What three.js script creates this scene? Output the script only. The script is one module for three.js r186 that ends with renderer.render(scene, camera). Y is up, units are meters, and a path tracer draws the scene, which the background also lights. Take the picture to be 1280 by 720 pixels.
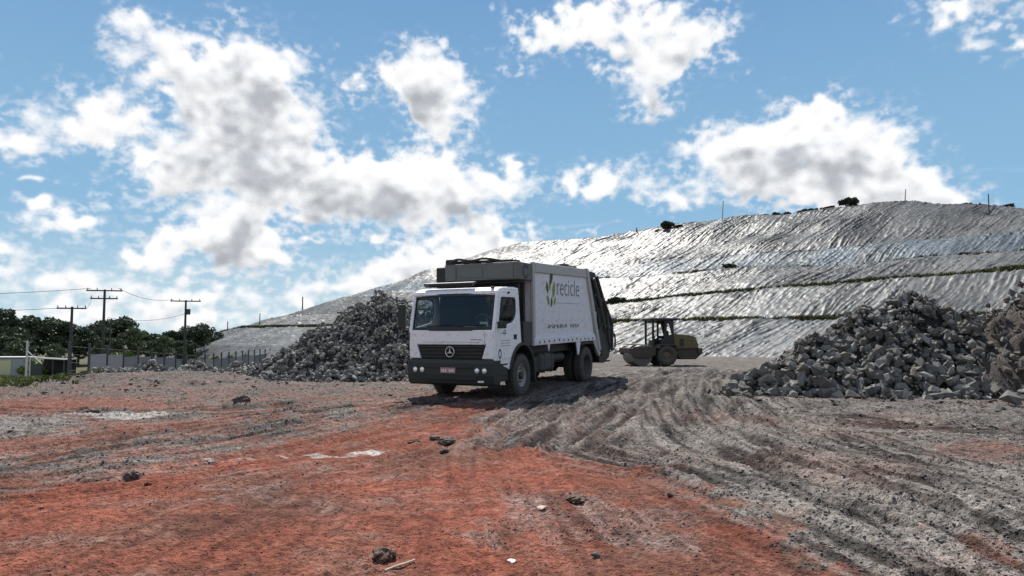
import * as THREE from 'three';
import { RoundedBoxGeometry } from 'three/addons/geometries/RoundedBoxGeometry.js';
import { ConvexGeometry } from 'three/addons/geometries/ConvexGeometry.js';
import { mergeGeometries } from 'three/addons/utils/BufferGeometryUtils.js';
import { FontLoader } from 'three/addons/loaders/FontLoader.js';
import { TextGeometry } from 'three/addons/geometries/TextGeometry.js';
import { createNoise2D } from 'simplex-noise';

// ------------------------------------------------------------------ camera, sky, sun, exposure
const scene = new THREE.Scene();
const camera = new THREE.PerspectiveCamera(44.5, 16 / 9, 0.1, 6000);
camera.position.set(0, 1.55, 0);
camera.rotation.set(THREE.MathUtils.degToRad(3.77), 0, 0);
scene.add(camera);

const renderer = new THREE.WebGLRenderer({ antialias: true });
renderer.toneMapping = THREE.LinearToneMapping;
const EXPOSURE = 1.6;
renderer.toneMappingExposure = EXPOSURE;
renderer.shadowMap.enabled = true;

const SUN_EL = 49, SUN_AZ = -8;                      // degrees; azimuth from straight ahead, clockwise
const D2R = Math.PI / 180;
const sun = new THREE.DirectionalLight(new THREE.Color().setRGB(1, 0.965, 0.9), 5.0);
sun.position.set(Math.sin(SUN_AZ * D2R) * Math.cos(SUN_EL * D2R) * 200, Math.sin(SUN_EL * D2R) * 200, -Math.cos(SUN_AZ * D2R) * Math.cos(SUN_EL * D2R) * 200);
sun.castShadow = true;
Object.assign(sun.shadow.camera, { left: -120, right: 120, top: 120, bottom: -120, near: 1, far: 500 });
sun.shadow.mapSize.set(4096, 4096);
scene.add(sun, sun.target);

// seeded randomness and noise
function prng(seed) { let a = seed >>> 0; return () => { a = (a + 0x6D2B79F5) | 0; let t = Math.imul(a ^ (a >>> 15), 1 | a); t = (t + Math.imul(t ^ (t >>> 7), 61 | t)) ^ t; return ((t ^ (t >>> 14)) >>> 0) / 4294967296; }; }
const n2 = createNoise2D(prng(11)), n2b = createNoise2D(prng(29));
const clamp = (x, a = 0, b = 1) => Math.min(b, Math.max(a, x));
const smooth = (a, b, x) => { const t = clamp((x - a) / (b - a)); return t * t * (3 - 2 * t); };
const lerp = (a, b, t) => a + (b - a) * t;
function fbm(x, y, oct, gain = 0.5) { let s = 0, a = 1, f = 1, t = 0; for (let i = 0; i < oct; i++) { s += a * n2(x * f + i * 17.3, y * f - i * 9.1); t += a; a *= gain; f *= 2.03; } return s / t; }

// the sky (brightness as exposed, divided by the exposure): blue air with broken cumulus; azimuth, elevation, half width, half height (degrees), thickness
{
  const W = 4096, H = 2048, px = new Float32Array(W * H * 4);
  const clouds = [[-29.1,21.3,2.1,1.8,0.95],[-27.1,19.4,2.5,2.3,0.9],[-33.4,14.3,4.1,1.7,0.8],[-30.3,15.8,3.4,2.1,0.75],[-35.2,12.7,2.2,1.2,0.8],[-20.6,20.0,3.7,2.9,1.2],[-21.4,17.8,3.5,3.0,1.2],[-17.7,17.0,2.7,2.5,1],[-24.4,17.7,2.2,2.4,0.8],[-26.6,12.2,3.2,2.4,1.1],[-22.5,12.9,3.9,3.0,1.2],[-18.5,12.3,4.4,2.8,1.3],[-14.0,11.6,4.6,2.8,1.4],[-9.0,11.3,4.8,2.8,1.4],[-4.2,11.5,4.2,2.7,1.3],[0.0,12.3,2.5,1.4,0.9],[-7.8,20.6,3.1,2.5,1],[-5.2,17.8,2.9,2.5,1.1],[-6.8,19.2,2.6,2.6,1],[-12.8,19.0,1.2,1.4,0.6],[2.6,23.7,3.4,1.8,0.8],[6.5,24.1,3.9,2.1,0.8],[11.9,23.3,4.7,2.7,1],[11.9,20.3,2.8,2.4,1],[10.9,18.5,2.0,1.4,0.8],[15.6,22.6,2.4,2.3,0.8],[0.3,20.7,1.6,0.9,0.5],[20.0,14.7,4.3,2.2,1.1],[24.4,14.9,3.2,2.3,1.2],[27.9,13.2,2.5,2.9,1.2],[26.6,11.1,4.2,1.9,1.2],[16.5,13.5,3.0,1.6,0.9],[20.0,10.9,4.9,1.4,1.0],[22.2,12.1,4.5,1.9,1.1],[14.0,11.4,2.1,1.3,0.6],[8.4,12.7,3.2,1.5,1],[5.7,11.9,1.8,0.9,0.8],[11.9,11.3,2.2,1.1,0.8],[31.5,9.8,2.7,1.4,1.2],[29.1,9.5,3.2,1.3,1.1],[34.5,19.5,0.5,1.0,0.6],[32.0,21.8,2.1,0.5,0.6],[-32.5,7.4,2.2,1.5,1],[-34.3,8.3,1.5,0.8,0.8],[-23.2,7.0,4.4,1.9,1.25],[-22.0,8.3,2.4,1.5,1.1],[-19.1,6.1,2.3,1.4,1],[-26.8,5.4,2.1,1.0,0.9],[-33.4,4.0,5.0,1.1,0.8],[-29.1,2.8,6.0,1.1,0.8],[-21.1,3.0,8.0,1.1,0.85],[-13.4,4.0,4.5,1.2,0.9],[-9.7,5.0,3.6,1.3,0.9],[-5.2,6.3,4.2,1.5,0.95],[-1.0,7.6,3.3,1.4,1],[-36.5,5.6,1.7,1.0,0.9],[-30.1,9.0,1.1,0.5,0.7],[-34.3,10.4,3.6,0.3,0.55],[-13.4,7.7,3.7,0.3,0.5],[6.5,8.6,2.9,0.3,0.5],[-26.6,1.0,20.8,0.9,0.9],[-4.5,4.4,6.5,1.9,0.9]];
  const rnd = prng(5);
  for (let i = 0; i < 110; i++) {                     // the same sort of sky all round and overhead
    const el = Math.asin(Math.pow(rnd(), 1.15)) / D2R * 0.95 + 2, az = rnd() * 360 - 180;
    if (Math.abs(az) < 42 && el < 29) continue;
    const w = 4 + rnd() * 7, h = w * (0.35 + rnd() * 0.3);
    for (let k = 0; k < 4; k++) clouds.push([az + (rnd() - 0.5) * w * 1.6 / Math.cos(el * D2R * 0.9), el + (rnd() - 0.5) * h * 1.3, w * (0.5 + rnd() * 0.5) / Math.cos(el * D2R * 0.9), h * (0.5 + rnd() * 0.5), 0.8 + rnd() * 0.5]);
  }
  const bins = Array.from({ length: 72 }, () => []);
  for (const c of clouds) for (let b = 0; b < 72; b++) { let da = Math.abs(((b * 5 + 2.5 - 180 - c[0]) % 360 + 540) % 360 - 180); if (da < c[2] * 2.2 + 5) bins[b].push(c); }
  const gAt = (x, y, bin) => { let G = 0; for (const c of bin) { const dx = (x - c[0]) / c[2], dy = (y - c[1]) / c[3], q = dx * dx + dy * dy; if (q < 5) G += c[4] * Math.exp(-q * 1.1); } return G; };
  const field = (X, Y, G, oct) => { let s = 0, a = 1, f = 0.36; for (let n = 0; n < oct; n++) { const v = n2(X * f + n * 13.7, Y * f * 1.25 - n * 7.7); s += a * (n < 2 || n > 5 ? v : 0.7 - 1.6 * Math.abs(v)); a *= 0.55; f *= 2.03; } return Math.min(G, 1.6) * 1.15 + s * 0.42 - 0.56; };
  const below = [0.16, 0.145, 0.13];
  for (let j = 0; j < H; j++) {
    const el = ((j + 0.5) / H - 0.5) * 180;
    for (let i = 0; i < W; i++) {
      const o = (j * W + i) * 4; px[o + 3] = 1;
      if (el < -0.2) { px[o] = below[0]; px[o + 1] = below[1]; px[o + 2] = below[2]; continue; }
      const az = (i + 0.5) / W * 360 - 90, azw = az > 180 ? az - 360 : az;
      const ce = Math.cos(el * D2R);
      // coordinates on the dome so that nothing pinches near the zenith
      const X = el < 35 ? azw : azw * lerp(1, Math.max(ce, 0.05) / 0.82, smooth(35, 60, el)), Y = el;
      const k = smooth(0, 10, el), up = smooth(2, 45, el);
      let r = lerp(lerp(0.55, 0.29, k), 0.105, up), g = lerp(lerp(0.72, 0.52, k), 0.255, up), b = lerp(lerp(0.80, 0.74, k), 0.545, up);
      const w1 = n2(X * 0.16, Y * 0.24), w2 = n2b(X * 0.16 + 40, Y * 0.24);
      const v1 = n2(X * 0.6 + 9, Y * 0.75), v2 = n2b(X * 0.6 - 30, Y * 0.75);
      const qx = azw + (w1 * 1.0 + v1 * 0.5), qy = el + (w2 * 0.7 + v2 * 0.38);
      const bin = bins[clamp(Math.floor((azw + 180) / 5), 0, 71)], G = gAt(qx, qy, bin);
      const veil = smooth(0.1, 0.5, G) * smooth(-0.15, 0.75, n2(X * 0.8 + 3, Y * 1.2) + 0.5 * n2b(X * 1.9, Y * 2.9) + 0.3 * n2(X * 4.1, Y * 6.3)) * 0.5;
      r = lerp(r, 0.88, veil); g = lerp(g, 0.91, veil); b = lerp(b, 0.95, veil);
      if (G > 0.03) {
        const T = field(X, Y, G, 8), T1 = field(X + 0.1, Y + 0.8, gAt(qx, qy + 0.8, bin), 4), T2 = field(X, Y + 2.1, gAt(qx, qy + 2.1, bin), 3);
        const soft = 0.45 + 0.75 * smooth(-0.3, 0.7, n2b(X * 0.11 + 60, Y * 0.17));
        const alpha = smooth(-0.08, soft + 0.1, T);
        const above = 0.55 * Math.max(T1, 0) + 0.6 * Math.max(T2, 0);
        const core = smooth(0.72, 1.85, 0.75 * above + 0.2 * T + 0.5 * n2b(X * 0.17, Y * 0.22) + 0.12 * n2(X * 0.55, Y * 0.7));
        const L = clamp(lerp(0.98, 0.52, core) + 0.13 * clamp(T - T1, -0.5, 0.4), 0.34, 1.03);
        const k2 = alpha * lerp(0.9, 1, smooth(0.1, 0.6, T));
        r = lerp(r, L * (1 - 0.05 * core), k2); g = lerp(g, L, k2); b = lerp(b, L * (1 + 0.05 * core) + 0.012, k2);
      }
      // thin high streaks
      const st = smooth(0.45, 0.95, n2b(X * 0.05 + 3, Y * 0.8)) * smooth(0.0, 0.6, n2(X * 0.12, Y * 1.6)) * 0.3 * smooth(13, 8, el);
      px[o] = lerp(r, 0.9, st) / EXPOSURE; px[o + 1] = lerp(g, 0.92, st) / EXPOSURE; px[o + 2] = lerp(b, 0.95, st) / EXPOSURE;
    }
  }
  const sky = new THREE.DataTexture(px, W, H, THREE.RGBAFormat, THREE.FloatType);
  sky.mapping = THREE.EquirectangularReflectionMapping;
  sky.magFilter = THREE.LinearFilter; sky.minFilter = THREE.LinearFilter; sky.wrapS = THREE.RepeatWrapping;
  sky.needsUpdate = true;
  scene.background = sky; scene.environment = sky;
}

// ------------------------------------------------------------------ helpers
const taken = {};
function numbered(name) { const k = taken[name] = (taken[name] ?? -1) + 1; return k ? `${name}_${String(k).padStart(3, '0')}` : name; }
function shade(o) { o.traverse(c => { if (c.isMesh) { c.castShadow = true; c.receiveShadow = true; } }); return o; }
function describe(o, label, category, group, kind) { o.userData.label = label; if (category) o.userData.category = category; if (group) o.userData.group = group; if (kind) o.userData.kind = kind; return o; }
function thing(name, label, category, [x, y, z] = [0, 0, 0], turn = 0, group) {
  const o = new THREE.Group(); o.name = numbered(name); o.position.set(x, y, z); o.rotation.y = turn; scene.add(o);
  return describe(o, label, category, group);
}
function part(parent, name, geometry, material) { const m = new THREE.Mesh(geometry, material); m.name = name; m.castShadow = m.receiveShadow = true; parent.add(m); return m; }
function top(name, geometry, material, label, category, group, kind) { const m = part(scene, numbered(name), geometry, material); return describe(m, label, category, group, kind); }
const lin = (r, g, b) => new THREE.Color().setRGB(r, g, b);
const mat = (c, roughness = 0.8, extra = {}) => new THREE.MeshStandardMaterial({ color: c.isColor ? c : lin(...c), roughness, ...extra });
const M4 = new THREE.Matrix4();
function rbox(w, h, d, x = 0, y = 0, z = 0, r = 0.02) { const g = new RoundedBoxGeometry(w, h, d, 2, Math.min(r, w / 2.01, h / 2.01, d / 2.01)); g.translate(x, y, z); return g; }
function bar(a, b, r, r2 = r, seg = 10) { // a round bar from a to b
  const A = new THREE.Vector3(...a), B = new THREE.Vector3(...b), l = A.distanceTo(B);
  const g = new THREE.CylinderGeometry(r2, r, l, seg); g.translate(0, l / 2, 0);
  g.applyQuaternion(new THREE.Quaternion().setFromUnitVectors(new THREE.Vector3(0, 1, 0), B.clone().sub(A).normalize())); g.translate(...a); return g;
}
function shapeOf(pts, holes = []) { const s = new THREE.Shape(pts.map(p => new THREE.Vector2(...p))); for (const h of holes) s.holes.push(new THREE.Path(h.map(p => new THREE.Vector2(...p)))); return s; }
function slab(pts, z0, z1, bevel = 0.012, holes = []) { // outline in x,y pushed out from z0 to z1
  const b = Math.min(bevel, (z1 - z0) / 2.2);
  const g = new THREE.ExtrudeGeometry(shapeOf(pts, holes), { depth: z1 - z0 - 2 * b, bevelEnabled: b > 0, bevelThickness: b, bevelSize: b, bevelOffset: -b, bevelSegments: 2, curveSegments: 16 });
  g.translate(0, 0, z0 + b); return g;
}
const join = list => mergeGeometries(list.map(g => { const h = g.index ? g.toNonIndexed() : g; for (const k of Object.keys(h.attributes)) if (!['position', 'normal', 'uv'].includes(k)) h.deleteAttribute(k); if (!h.attributes.uv) h.setAttribute('uv', new THREE.BufferAttribute(new Float32Array(h.attributes.position.count * 2), 2)); return h; }));

// tiling textures: grain (colour) and relief
function tile(size, fn, srgb = false) {
  const a = new Uint8Array(size * size * 4);
  for (let j = 0; j < size; j++) for (let i = 0; i < size; i++) { const v = fn(i / size, j / size), o = (j * size + i) * 4; a[o] = clamp(v[0]) * 255; a[o + 1] = clamp(v[1]) * 255; a[o + 2] = clamp(v[2]) * 255; a[o + 3] = 255; }
  const t = new THREE.DataTexture(a, size, size); t.wrapS = t.wrapT = THREE.RepeatWrapping; t.magFilter = THREE.LinearFilter; t.minFilter = THREE.LinearMipmapLinearFilter; t.generateMipmaps = true;
  if (srgb) t.colorSpace = THREE.SRGBColorSpace; t.needsUpdate = true; return t;
}
function lattice(n, seed) { const r = prng(seed), a = new Float32Array(n * n).map(() => r()); return (u, v) => { const x = ((u % 1) + 1) % 1 * n, y = ((v % 1) + 1) % 1 * n, i = Math.floor(x), j = Math.floor(y), fx = x - i, fy = y - j, sx = fx * fx * (3 - 2 * fx), sy = fy * fy * (3 - 2 * fy), at = (p, q) => a[(q % n) * n + p % n]; return lerp(lerp(at(i, j), at(i + 1, j), sx), lerp(at(i, j + 1), at(i + 1, j + 1), sx), sy); }; }
function tileNoise(ns, seed, gain = 0.62) { const L = ns.map((n, k) => lattice(n, seed + k)); return (u, v) => { let s = 0, a = 1, t = 0; for (const l of L) { s += a * l(u, v); t += a; a *= gain; } return s / t; }; }
const grainA = tileNoise([37, 71, 139, 270, 512], 3, 0.85), grainB = tileNoise([9, 21, 47, 101], 33, 0.8);
const soilGrain = tile(1024, (u, v) => { const a = grainA(u, v), b = grainB(u, v), s = clamp(0.76 + (a - 0.5) * 2.3 + (b - 0.5) * 0.6, 0.12, 1); return [s, s * (1 + (b - 0.5) * 0.06), s]; });
const soilRelief = tile(1024, (u, v) => { const a = grainA(u, v), b = grainB(u, v); const s = clamp(0.5 + (a - 0.5) * 2.4 + (b - 0.5) * 1.0); return [s, s, s]; });
const stoneGrain = tile(256, (u, v) => { const s = 0.82 + (grainB(u, v) - 0.5) * 0.7 + (grainA(u, v) - 0.5) * 0.4; return [s, s, s]; });

// ------------------------------------------------------------------ the yard: one sheet of ground
const polys = {
  red: [[-9.2, 6.6], [-5.96, 7.49], [-4.94, 7.49], [-4.19, 7.84], [-3.93, 8.86], [-3.47, 10.18], [-2.8, 11.18], [-2.38, 13.12], [-1.98, 14.51], [-0.71, 16.4], [-0.3, 15.4], [-0.46, 13.37], [-0.41, 10.74], [-0.43, 9.47], [0.63, 9.22], [1.5, 8.27], [1.9, 7.26], [2.09, 6.14], [2.15, 5.25], [2.16, 4.52], [2.07, 2.5], [1.5, -6], [-9, -6]],
  red2: [[-11, 9.6], [-8.35, 10.49], [-7.02, 10.66], [-6.66, 11.96], [-5.81, 13.12], [-4.96, 13.64], [-4.79, 12.4], [-5.34, 11.18], [-5.78, 10.18], [-6.07, 9.22], [-6.91, 8.69], [-11, 8]],
  red3: [[-18, 15], [-12.47, 15.68], [-11.68, 17.71], [-9.81, 17.27], [-6.95, 15.68], [-7.59, 14.51], [-9.04, 14.21], [-10.85, 13.64], [-16, 12.6]],
  pinkA: [[5.54, 9.74], [6.48, 10.18], [8.4, 9.88], [8.2, 8.9], [6.52, 8.69], [5.51, 8.97]],
  pinkB: [[3.27, 5.64], [3.6, 5.37], [3.76, 5.01], [3.48, 4.64], [3.24, 4.84], [3.14, 5.21]],
  greyA: [[0.0, 7.03], [0.48, 7.1], [0.93, 6.82], [1.52, 6.69], [1.82, 6.14], [1.96, 5.76], [1.49, 5.46], [0.73, 5.37], [0.24, 5.21], [-0.23, 5.13], [-0.13, 5.88]],
  greyB: [[-3.06, 7.93], [-2.76, 8.69], [-2.23, 8.17], [-2.1, 7.1], [-2.32, 6.59], [-2.68, 6.92]],
  pale: [[-14, 12.2], [-10.64, 13.37], [-9.92, 13.64], [-8.81, 13.37], [-7.68, 12.75], [-7.37, 11.18], [-7.63, 10.49], [-8.22, 10.33], [-13, 10.2]],
};
const boxOf = p => p.reduce((b, [x, y]) => [Math.min(b[0], x), Math.max(b[1], x), Math.min(b[2], y), Math.max(b[3], y)], [1e9, -1e9, 1e9, -1e9]);
for (const k in polys) polys[k].box = boxOf(polys[k]);
function inside(p, x, y, far = 1.2) { // signed distance, positive inside
  const b = p.box; if (x < b[0] - far || x > b[1] + far || y < b[2] - far || y > b[3] + far) return -far;
  let d2 = 1e9, into = false;
  for (let i = 0, j = p.length - 1; i < p.length; j = i++) {
    const [ax, ay] = p[i], [bx, by] = p[j], ex = bx - ax, ey = by - ay, t = clamp(((x - ax) * ex + (y - ay) * ey) / (ex * ex + ey * ey));
    const qx = x - ax - ex * t, qy = y - ay - ey * t; d2 = Math.min(d2, qx * qx + qy * qy);
    if ((ay > y) !== (by > y) && x < (bx - ax) * (y - ay) / (by - ay) + ax) into = !into;
  }
  return into ? Math.sqrt(d2) : -Math.sqrt(d2);
}
// wheel tracks: points (x, distance ahead), half width, depth, groove spacing
const tracks = [
  [[[3.32, 2.5], [3.32, 4.24], [3.46, 5.64], [3.31, 7.1], [3.06, 8.69], [2.93, 10.74], [3.36, 14.06], [4.31, 18.94], [6.26, 26.23], [9.3, 34.1]], 0.62, 0.055, 0.40],
  [[[3.9, 3], [3.93, 5.01], [4.09, 6.43], [4.01, 8.02], [3.85, 9.96], [4.06, 12.75], [4.73, 16.63], [6.12, 22.0], [8.93, 29.65]], 0.5, 0.06, 0.34],
  [[[4.9, 3.2], [4.71, 6.01], [4.77, 7.49], [4.49, 8.97], [4.45, 11.18], [4.78, 14.51], [5.6, 18]], 0.45, 0.045, 0.45],
  [[[2.75, 3.6], [2.6, 5.21], [2.37, 6.14], [1.98, 7.93], [1.21, 8.86], [0.44, 9.61]], 0.4, 0.04, 0.30],
  [[[0.0, 9.9], [0.91, 13.37], [2.58, 18.94], [4.35, 23.93], [6.89, 30.31]], 0.55, 0.06, 0.36],
  [[[0.65, 9.61], [1.82, 13.37], [3.22, 17.71], [4.91, 22.73], [7.24, 29.65]], 0.5, 0.06, 0.36],
  [[[-9, 6.4], [-6.24, 7.84], [-5.62, 8.53], [-5.17, 9.47], [-4.53, 10.49], [-3.81, 11.96], [-2.72, 14.06], [-1.46, 16.05]], 0.42, 0.059500000000000004, 0.33],
  [[[-9, 7.6], [-7.14, 8.97], [-6.42, 9.74], [-5.95, 10.91], [-5.35, 12.07], [-4.6, 13.5], [-3.54, 14.83]], 0.36, 0.059500000000000004, 0.3],
  [[[-9, 6.1], [-5.59, 7.03], [-4.78, 7.26], [-4.27, 7.66], [-3.73, 8.22], [-3.16, 8.97], [-2.54, 10.18], [-1.66, 12.18], [-0.49, 14.51]], 0.3, 0.047599999999999996, 0.3],
  [[[-16, 14.5], [-11.79, 14.83], [-9.27, 14.06], [-7.67, 13.78], [-6.43, 14.51], [-5.05, 15.33]], 0.4, 0.068, 0.4],
  [[[-2.3, 4.6], [-2.16, 6.14], [-1.87, 7.49], [-1.31, 9.61], [-0.69, 12.18]], 0.35, 0.014, 0.3],
  [[[0.2, 3.2], [0.1, 5], [-0.1, 7], [-0.3, 9.2], [-0.1, 12], [0.6, 16]], 0.4, 0.012, 0.3],
  [[[13, 13], [9.55, 12.18], [7.42, 11.66], [6.37, 12.18], [5.47, 13.37]], 0.4, 0.07, 0.5],
].map(([p, w, depth, gap]) => {
  const c = new THREE.SplineCurve(p.map(q => new THREE.Vector2(...q))).getPoints(44); let l = 0;
  const pts = c.map((q, i) => { if (i) l += q.distanceTo(c[i - 1]); return [q.x, q.y, l]; });
  return { pts, w, depth, gap, box: boxOf(pts) };
});
function rutsAt(x, d) { // [height, how much of a track]
  let h = 0, m = 0, near = 1e9, flowLat = 0, flowAlong = 0, seed = 0;
  for (const t of tracks) {
    const b = t.box, f = t.w + 1.6; if (x < b[0] - f || x > b[1] + f || d < b[2] - f || d > b[3] + f) continue;
    let best = 1e9, lat = 0, along = 0;
    for (let i = 1; i < t.pts.length; i++) {
      const [ax, ay, l0] = t.pts[i - 1], [bx, by, l1] = t.pts[i], ex = bx - ax, ey = by - ay, L = l1 - l0, k = clamp(((x - ax) * ex + (d - ay) * ey) / (L * L));
      const qx = x - ax - ex * k, qy = d - ay - ey * k, q = qx * qx + qy * qy;
      if (q < best) { best = q; lat = (qx * ey - qy * ex) / L; along = l0 + L * k; }
    }
    const dist = Math.sqrt(best); if (dist > f) continue; if (dist - t.w < near) { near = dist - t.w; flowLat = lat; flowAlong = along; seed = t.w * 31 + t.gap * 77; } if (dist > t.w * 1.7) continue;
    const wob = 0.06 * n2(along * 0.8, 3.3 * t.gap), cut = 0.65 + 0.35 * n2b(along * 0.5, t.w * 9);
    const win = smooth(t.w * 1.25, t.w * 0.8, dist), across = Math.cos((lat + wob) / t.gap * Math.PI * 2);
    const lug = Math.sin((along + Math.abs(lat) * 0.8) / 0.24 * Math.PI * 2) * smooth(0.2, 0.9, across) * 0.12 * smooth(11, 7, d);
    h += lerp(1.05, 1.6, smooth(8, 16, d)) * t.depth * cut * (win * (-0.7 * across + lug - 0.25) + 0.8 * Math.exp(-(((dist - t.w * 1.2) / 0.14) ** 2)));
    m = Math.max(m, win * cut);
  }
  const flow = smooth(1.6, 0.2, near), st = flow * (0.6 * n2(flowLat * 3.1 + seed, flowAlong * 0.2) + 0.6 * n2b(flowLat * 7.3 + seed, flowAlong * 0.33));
  h += flow * (0.030 * n2(flowLat * 2.6 + seed, flowAlong * 0.22) + 0.022 * (0.5 - Math.abs(n2b(flowLat * 5.5 + seed, flowAlong * 0.45))));
  return [h, m, flow, st];
}
function groundBase(x, d) {
  const left = smooth(-3, -10, x);
  let y = -left * clamp((d - 24) * 0.057, 0, 3.3);
  const bell = Math.exp(-(((x - 1.6) / 5) ** 2));
  y += 0.115 * smooth(18.2, 22.6, d) * (1 - smooth(25, 36, d)) * bell;
  y -= 0.3 * smooth(26, 42, d) * (1 - left);
  // low bank on the far side of the yard, towards the fence
  y += 0.34 * Math.exp(-(((d - 22.5 - 0.25 * (x + 12)) / 1.6) ** 2)) * smooth(-16, -12.5, x) * smooth(-7.5, -10, x);
  return y;
}
function surfaceAt(x, d) { // height and colour of the yard
  const wx = x + 0.32 * n2(x * 0.9, d * 0.9) + 0.12 * n2b(x * 3.1, d * 3.1), wd = d + 0.4 * n2b(x * 0.7 + 5, d * 0.7) + 0.12 * n2(x * 2.7, d * 3.3 + 8);
  const P = k => inside(polys[k], wx, wd);
  const sp = fbm(x * 2.1, d * 2.1, 4, 0.65), big = fbm(x * 0.22 + 4, d * 0.22, 3), mid = fbm(x * 0.75, d * 0.75 + 9, 4);
  let red = Math.max(smooth(-0.3, 0.35, P('red') + sp * 0.45), 0.85 * smooth(-0.5, 0.4, P('red2') + sp * 0.5), 0.75 * smooth(-0.8, 0.5, P('red3') + sp * 0.6), 0.68 * smooth(1.2, -1.5, x) * smooth(6, 8, d) * smooth(24, 16, d) * smooth(-0.35, 0.35, mid + 0.5 * sp - 0.3 * big), 0.5 * smooth(-0.2, 0.2, P('pinkA') + sp * 0.2), 0.42 * smooth(-0.1, 0.12, P('pinkB') + sp * 0.1));
  const gp = Math.max(smooth(-0.25, 0.4, P('greyA') + sp * 0.5) * 0.85, smooth(-0.25, 0.4, P('greyB') + sp * 0.6) * 0.6);
  red *= 1 - gp * 0.6;
  red *= 1 - 0.3 * smooth(0.2, 0.8, mid + 0.4 * sp) * (d > 5 ? 1 : 0.8);
  red = Math.max(red, 0.16 * smooth(-0.2, 0.5, big) * smooth(30, 12, d));
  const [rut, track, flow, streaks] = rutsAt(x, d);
  const pale = smooth(-0.2, 0.5, P('pale') + sp * 0.6);
  // white silt left along the edges of the wheel tracks and in one shallow hollow
  const streak = smooth(0.35, 0.75, n2(x * 0.5 + d * 0.16, d * 2.2 - x * 0.7) + 0.25 * sp) * smooth(5.5, 7, d) * smooth(22, 15, d) * smooth(2, -1, x);
  const ux = x + 0.06 * sp, ud = d + 0.1 * n2(x * 2.2, d * 2.2);
  const silt = Math.max(smooth(1.15, 0.75, Math.hypot((ux + 1.9) / 0.24, (ud - 9.3) / 0.2) + sp * 0.3), smooth(1.1, 0.6, Math.hypot((ux + 2.5) / 0.6, (ud - 9.1) / 0.07) + sp * 0.4) * 0.75, smooth(1.1, 0.5, Math.hypot((ux + 4.0) / 1.0, (ud - 8.75 - (ux + 4) * 0.12) / 0.06) + sp * 0.6) * 0.55, smooth(1.2, 0.6, Math.hypot((wx + 7.4) / 1.3, (wd - 13.6) / 0.35) + sp * 0.4) * 0.7, 0.1 * streak);
  // heights
  const rough = lerp(1, 0.4, red) * (1 - 0.45 * flow), fade = smooth(60, 30, d);
  let h = rough * (0.04 * fbm(x * 0.7, d * 1.1, 3) + 0.018 * (1 - 2 * Math.abs(n2(x * 2.3, d * 2.3))) * fade + 0.016 * fbm(x * 4.6, d * 4.2, 2, 0.6) * fade + 0.012 * n2b(x * 11, d * 10) * smooth(11, 6, d) + 0.006 * (0.4 - Math.abs(n2(x * 21, d * 19))) * smooth(7.5, 5, d));
  h += rut * lerp(1, 0.6, red) + (track > 0.1 ? 0.012 * track * rough * n2(x * 8, d * 8) : 0);
  // short scarps thrown up by wheels and blades
  const side = smooth(-1.5, 1.5, x), al = lerp(0.5 * x + 0.86 * d, 0.72 * (x - d), side), ac = lerp(0.86 * x - 0.5 * d, 0.74 * x + 0.67 * d, side);
  const fold = (n, q) => Math.pow(1 - Math.min(1, Math.abs(n) * 1.3), q);
  h += (1 - 0.85 * red) * fade * smooth(-0.1, 0.45, fbm(x * 0.6 + 70, d * 0.6, 2)) * (0.06 * fold(n2(al * 0.3, ac * 1.5 + 3), 7) + 0.03 * fold(n2b(al * 0.5 + 5, ac * 3.1), 6));
  const clods = smooth(0.45, 0.85, fbm(x * 3.3 + 50, d * 3.0, 2, 0.7) + 0.15 * (1 - red)) * rough * fade; h += clods * 0.025;
  // colours: laterite, grey gravel and mud, pale silt
  const A = 0.92 + 0.3 * big + 0.22 * sp, B = 1 + 0.28 * mid + 0.14 * sp;
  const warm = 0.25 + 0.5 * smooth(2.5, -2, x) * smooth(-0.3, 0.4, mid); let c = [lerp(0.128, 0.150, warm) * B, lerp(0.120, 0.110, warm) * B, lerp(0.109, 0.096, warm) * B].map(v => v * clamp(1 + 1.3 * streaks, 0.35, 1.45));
  const damp = smooth(0.1, 0.6, fbm(x * 0.5 - 20, d * 0.5 + 3, 3)) * 0.28 + 0.22 * track * smooth(3, 16, d); c = c.map(v => v * (1 - damp));
  const hue = smooth(-0.5, 0.6, mid - big);
  const R = [lerp(0.186, 0.164, hue) * A, lerp(0.058, 0.067, hue) * A, lerp(0.036, 0.046, hue) * A];
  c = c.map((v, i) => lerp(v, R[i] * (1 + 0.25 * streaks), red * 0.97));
  c = c.map((v, i) => lerp(v, [0.215, 0.21, 0.195][i] * B, 0.55 * pale));
  c = c.map((v, i) => lerp(v, [0.42, 0.40, 0.37][i], silt * 0.85));
  const strip = Math.exp(-(((d - 33 - 0.3 * (x - 5)) / 4) ** 2)) * smooth(0, 3, x) * smooth(15, 10, x) * smooth(-0.5, 0.3, sp + mid);
  c = c.map((v, i) => lerp(v, [0.17, 0.145, 0.132][i], 0.4 * strip));
  return { h: groundBase(x, d) + h, c, red };
}
const groundY = (x, z) => surfaceAt(x, -z).h;
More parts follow.
